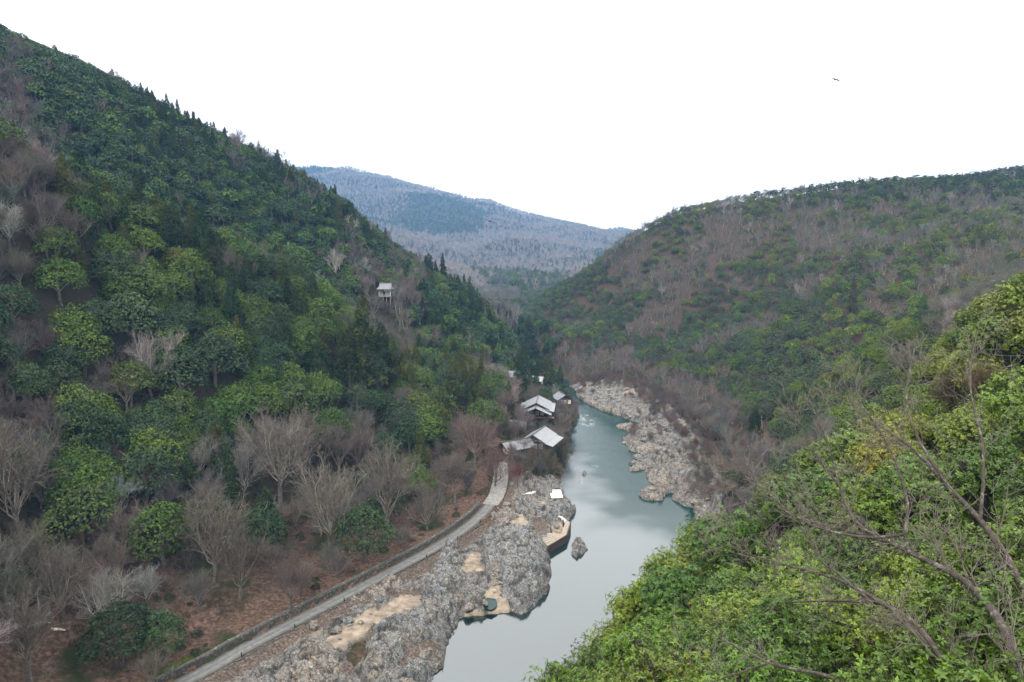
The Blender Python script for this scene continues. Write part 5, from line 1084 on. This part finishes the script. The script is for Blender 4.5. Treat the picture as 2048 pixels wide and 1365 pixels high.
# ---------------------------------------------------------------- two gliding birds
def bird(p, s, bank, label):
    r = empty('bird', p, R(20), s, ry=bank); tag(r, label, 'bird', 'birds gliding over the gorge')
    V, Q = tubes([(0, -.28, 0), (0, -.18, 0), (0, .0, 0), (0, .18, 0)], [(0, -.18, 0), (0, 0, 0), (0, .18, 0), (0, .34, 0)], [.02, .055, .075, .05], [.055, .075, .05, .03], 8)
    obj('body', mesh('body', V, [Q], [M_BLACK], True), r); me = bpy.data.meshes.new('tail'); me.from_pydata([(-.04, -.26, .0), (.04, -.26, 0), (.10, -.5, .01), (0, -.46, .01), (-.10, -.5, .01), (0, -.3, .03)], [], [(0, 5, 3, 4), (5, 1, 2, 3), (0, 4, 3), (1, 3, 2)]); me.materials.append(M_BLACK); obj('tail', me, r)
    for sx in (-1, 1):
        o_ = [(0.04, .12, 0), (.3, .2, .07), (.62, .12, .04), (.78, -.02, .0), (.6, -.06, .02), (.3, -.12, .04), (.04, -.12, 0)]; V = [(sx * x, y, z) for x, y, z in o_] + [(sx * x, y, z - .02) for x, y, z in o_]
        me = bpy.data.meshes.new('wing'); me.from_pydata(V, [], [list(range(7)), list(range(13, 6, -1))] + [(i, (i + 1) % 7, (i + 1) % 7 + 7, i + 7) for i in range(7)]); me.materials.append(M_BLACK); obj('wing', me, r)
bird(at(1672, 160, y=95), 1.1, .2, 'dark bird gliding high in the white sky'); bird(at(980, 443, y=78), 1.15, .3, 'dark bird gliding in front of the blue far mountain')

# ---------------------------------------------------------------- bare trees reaching over the near slope
rg = np.random.default_rng(55)
def near_bare(limbs, label, dens=1.0):
    P0, P1, A, B, V0 = [], [], [], [], []; T0, T1, TA, TB = [], [], [], []
    root = at(limbs[0][0][0], limbs[0][0][1], y=limbs[0][0][2]); gz_ = float(H(root[0], root[1])[0])
    def tw(p, d, ln, r, lev):
        n = 5 if lev < 2 else 4; pts = [p]
        for i in range(n):
            d = unit((d + rg.normal(size=3) * .17 + np.array([0, 0, .04]))[None])[0]; q = p + d * ln / n; P0.append(p); P1.append(q); A.append(max(r * (1 - .7 * i / n), .0028)); B.append(max(r * (1 - .7 * (i + 1) / n), .003)); V0.append(.2 + .15 * lev + rg.uniform(-.1, .1)); p = q; pts.append(p)
        if lev < 3:
            for j in range(int((8, 6, 4)[lev - 0] * dens)):
                k = rg.integers(1, n); dd = unit((d + unit(rg.normal(size=(1, 3)))[0] * .85)[None])[0]; tw(pts[k], dd, ln * rg.uniform(.35, .62), r * .5, lev + 1)
    for li, lm in enumerate(limbs):
        r0, r1 = lm[-1]; W = smooth([at(u_, v_, y=y_) for u_, v_, y_ in lm[:-1]], .22); n = len(W); W = W + np.cumsum(rg.normal(size=W.shape), 0) * .004; rad = np.linspace(r0, r1, n)
        if li == 0:
            d0 = unit((W[1] - W[0])[None])[0]; W0 = [np.array(root)]; dd_ = -d0
            for _ in range(40):
                dd_ = unit((dd_ + np.array([0, 0, -.16]))[None])[0]; W0.append(W0[-1] + dd_ * .25)
                if W0[-1][2] < H(W0[-1][0], W0[-1][1])[0] - .2: break
            W = np.concatenate([np.array(W0[:0:-1]), W]); n = len(W); rad = np.concatenate([np.full(len(W0) - 1, r0 * 1.1), rad])
        for i in range(n - 1): T0.append(W[i]); T1.append(W[i + 1]); TA.append(rad[i]); TB.append(rad[i + 1])
        for j in range(int(n * .75 * dens)):
            k = int(n * rg.uniform(.22, 1.0)); k = min(k, n - 2); d = unit((W[k + 1] - W[k])[None])[0]; dd = unit((d * .9 + unit(rg.normal(size=(1, 3)))[0] * .9)[None])[0]; tw(W[k], dd, rg.uniform(.6, 1.7) * (1.2 - .5 * k / n), max(rad[k] * .3, .006), 1)
    r = empty('bare_tree', root * [1, 1, 0] + [0, 0, gz_]); tag(r, label, 'tree', 'leafless trees over the lookout slope'); og = np.array(r.location)
    V, Q = tubes(T0, T1, TA, TB, 8); obj('trunk', mesh('trunk', V - og, [Q], [M_DBARK], True), r)
    V, Q = tubes(P0, P1, A, B, 4); o = obj('crown', mesh('crown', V - og, [Q], [M_TWIG], fattr={'var': np.repeat(np.clip(V0, 0, 1), 4)}), r); o['tint'] = [.12, .108, .092]
near_bare([[(1990, 1230, 9.5), (1921, 1160, 10.5), (1817, 1106, 11.5), (1768, 1085, 12), (1656, 1056, 13), (1569, 1023, 14), (1536, 949, 15), (.060, .010)], [(1817, 1106, 11.5), (1809, 1069, 11.6), (1813, 1007, 12), (1780, 900, 12.6), (1700, 780, 13.5), (.038, .008)],
           [(1768, 1085, 12), (1700, 1030, 12.6), (1660, 900, 13.4), (1620, 800, 14), (.035, .008)], [(1809, 1069, 11.6), (1720, 1075, 12), (1600, 1040, 12.6), (1480, 930, 13.5), (.03, .006)]], 'gnarled dark leafless tree with pale twigs sweeping left at mid height', 1.15)
near_bare([[(1930, 1420, 9), (1896, 1338, 9.5), (1840, 1260, 10), (1788, 1222, 10.5), (1735, 1205, 11), (1569, 1205, 12.5), (.055, .008)], [(1788, 1222, 10.5), (1735, 1189, 11), (1652, 1152, 12), (1523, 1119, 13.5), (1445, 1090, 14.5), (.034, .006)], [(1740, 1206, 11), (1680, 1150, 11.5), (1640, 1120, 12.2), (1600, 1050, 13), (.025, .006)]], 'leafless tree with whitish twigs spreading left across the lower slope', 1.15)
near_bare([[(2010, 1110, 11), (1962, 1044, 11.5), (1900, 978, 12), (1817, 891, 13), (1706, 816, 14.5), (.055, .008)], [(1900, 978, 12), (1846, 895, 12.4), (1813, 800, 13), (1830, 690, 14), (.035, .007)], [(1960, 1040, 11.5), (1965, 900, 12), (1940, 760, 13), (1960, 650, 14), (.03, .006)]], 'dark slanting leafless tree rising at the right edge', .9)
near_bare([[(1720, 1400, 10), (1664, 1355, 10.5), (1540, 1326, 11.5), (1403, 1255, 13), (.04, .008)], [(1540, 1326, 11.5), (1424, 1365, 12), (1380, 1380, 12.5), (.02, .006)]], 'low leafless branches at the bottom edge of the near slope', .8)

# ---------------------------------------------------------------- the air of the gorge
bm_ = MB().box(-5000, 5000, -5000, 5000, -6, 760); m = bpy.data.materials.new('haze'); m.use_nodes = True; nt = m.node_tree; nt.nodes.clear()
ou = nt.nodes.new('ShaderNodeOutputMaterial'); pv = nt.nodes.new('ShaderNodeVolumePrincipled'); nt.links.new(pv.outputs[0], ou.inputs['Volume'])
pv.inputs['Color'].default_value = (.27, .57, 1.0, 1); pv.inputs['Density'].default_value = .000105; pv.inputs['Anisotropy'].default_value = 0.0
tag(bm_.build('haze', m), 'pale blue haze filling the gorge and veiling the far mountain', 'haze', kind='stuff')
# bright grass by the road at the bottom edge
gc = at(372, 1336, z=6.4); rg = np.random.default_rng(3); n_ = 2600; q = rg.normal(size=(n_, 2)) * [2.6, 1.1]; ang = .9; gx = gc[0] + q[:, 0] * cos(ang) - q[:, 1] * sin(ang) - 1.2; gy = gc[1] + q[:, 0] * sin(ang) + q[:, 1] * cos(ang) + 1
ok_ = pline(gx, gy, ROAD)[0] > 3.5; gx, gy = gx[ok_], gy[ok_]; gz_ = H(gx, gy); Pn = np.stack([gx, gy, gz_ + .08], 1)
V, Q = cards(Pn, unit(rg.normal(size=Pn.shape) + [0, 0, .8]), rg.uniform(.08, .2, len(Pn)), .35, rg)
o = obj('grass', mesh('grass', V, [Q], [M_LEAF], fattr={'var': rg.uniform(.2, 1, len(Q))})); o['tint'] = [.07, .12, .012]; tag(o, 'bright green grass beside the road wall at the bottom edge', 'grass', kind='stuff')
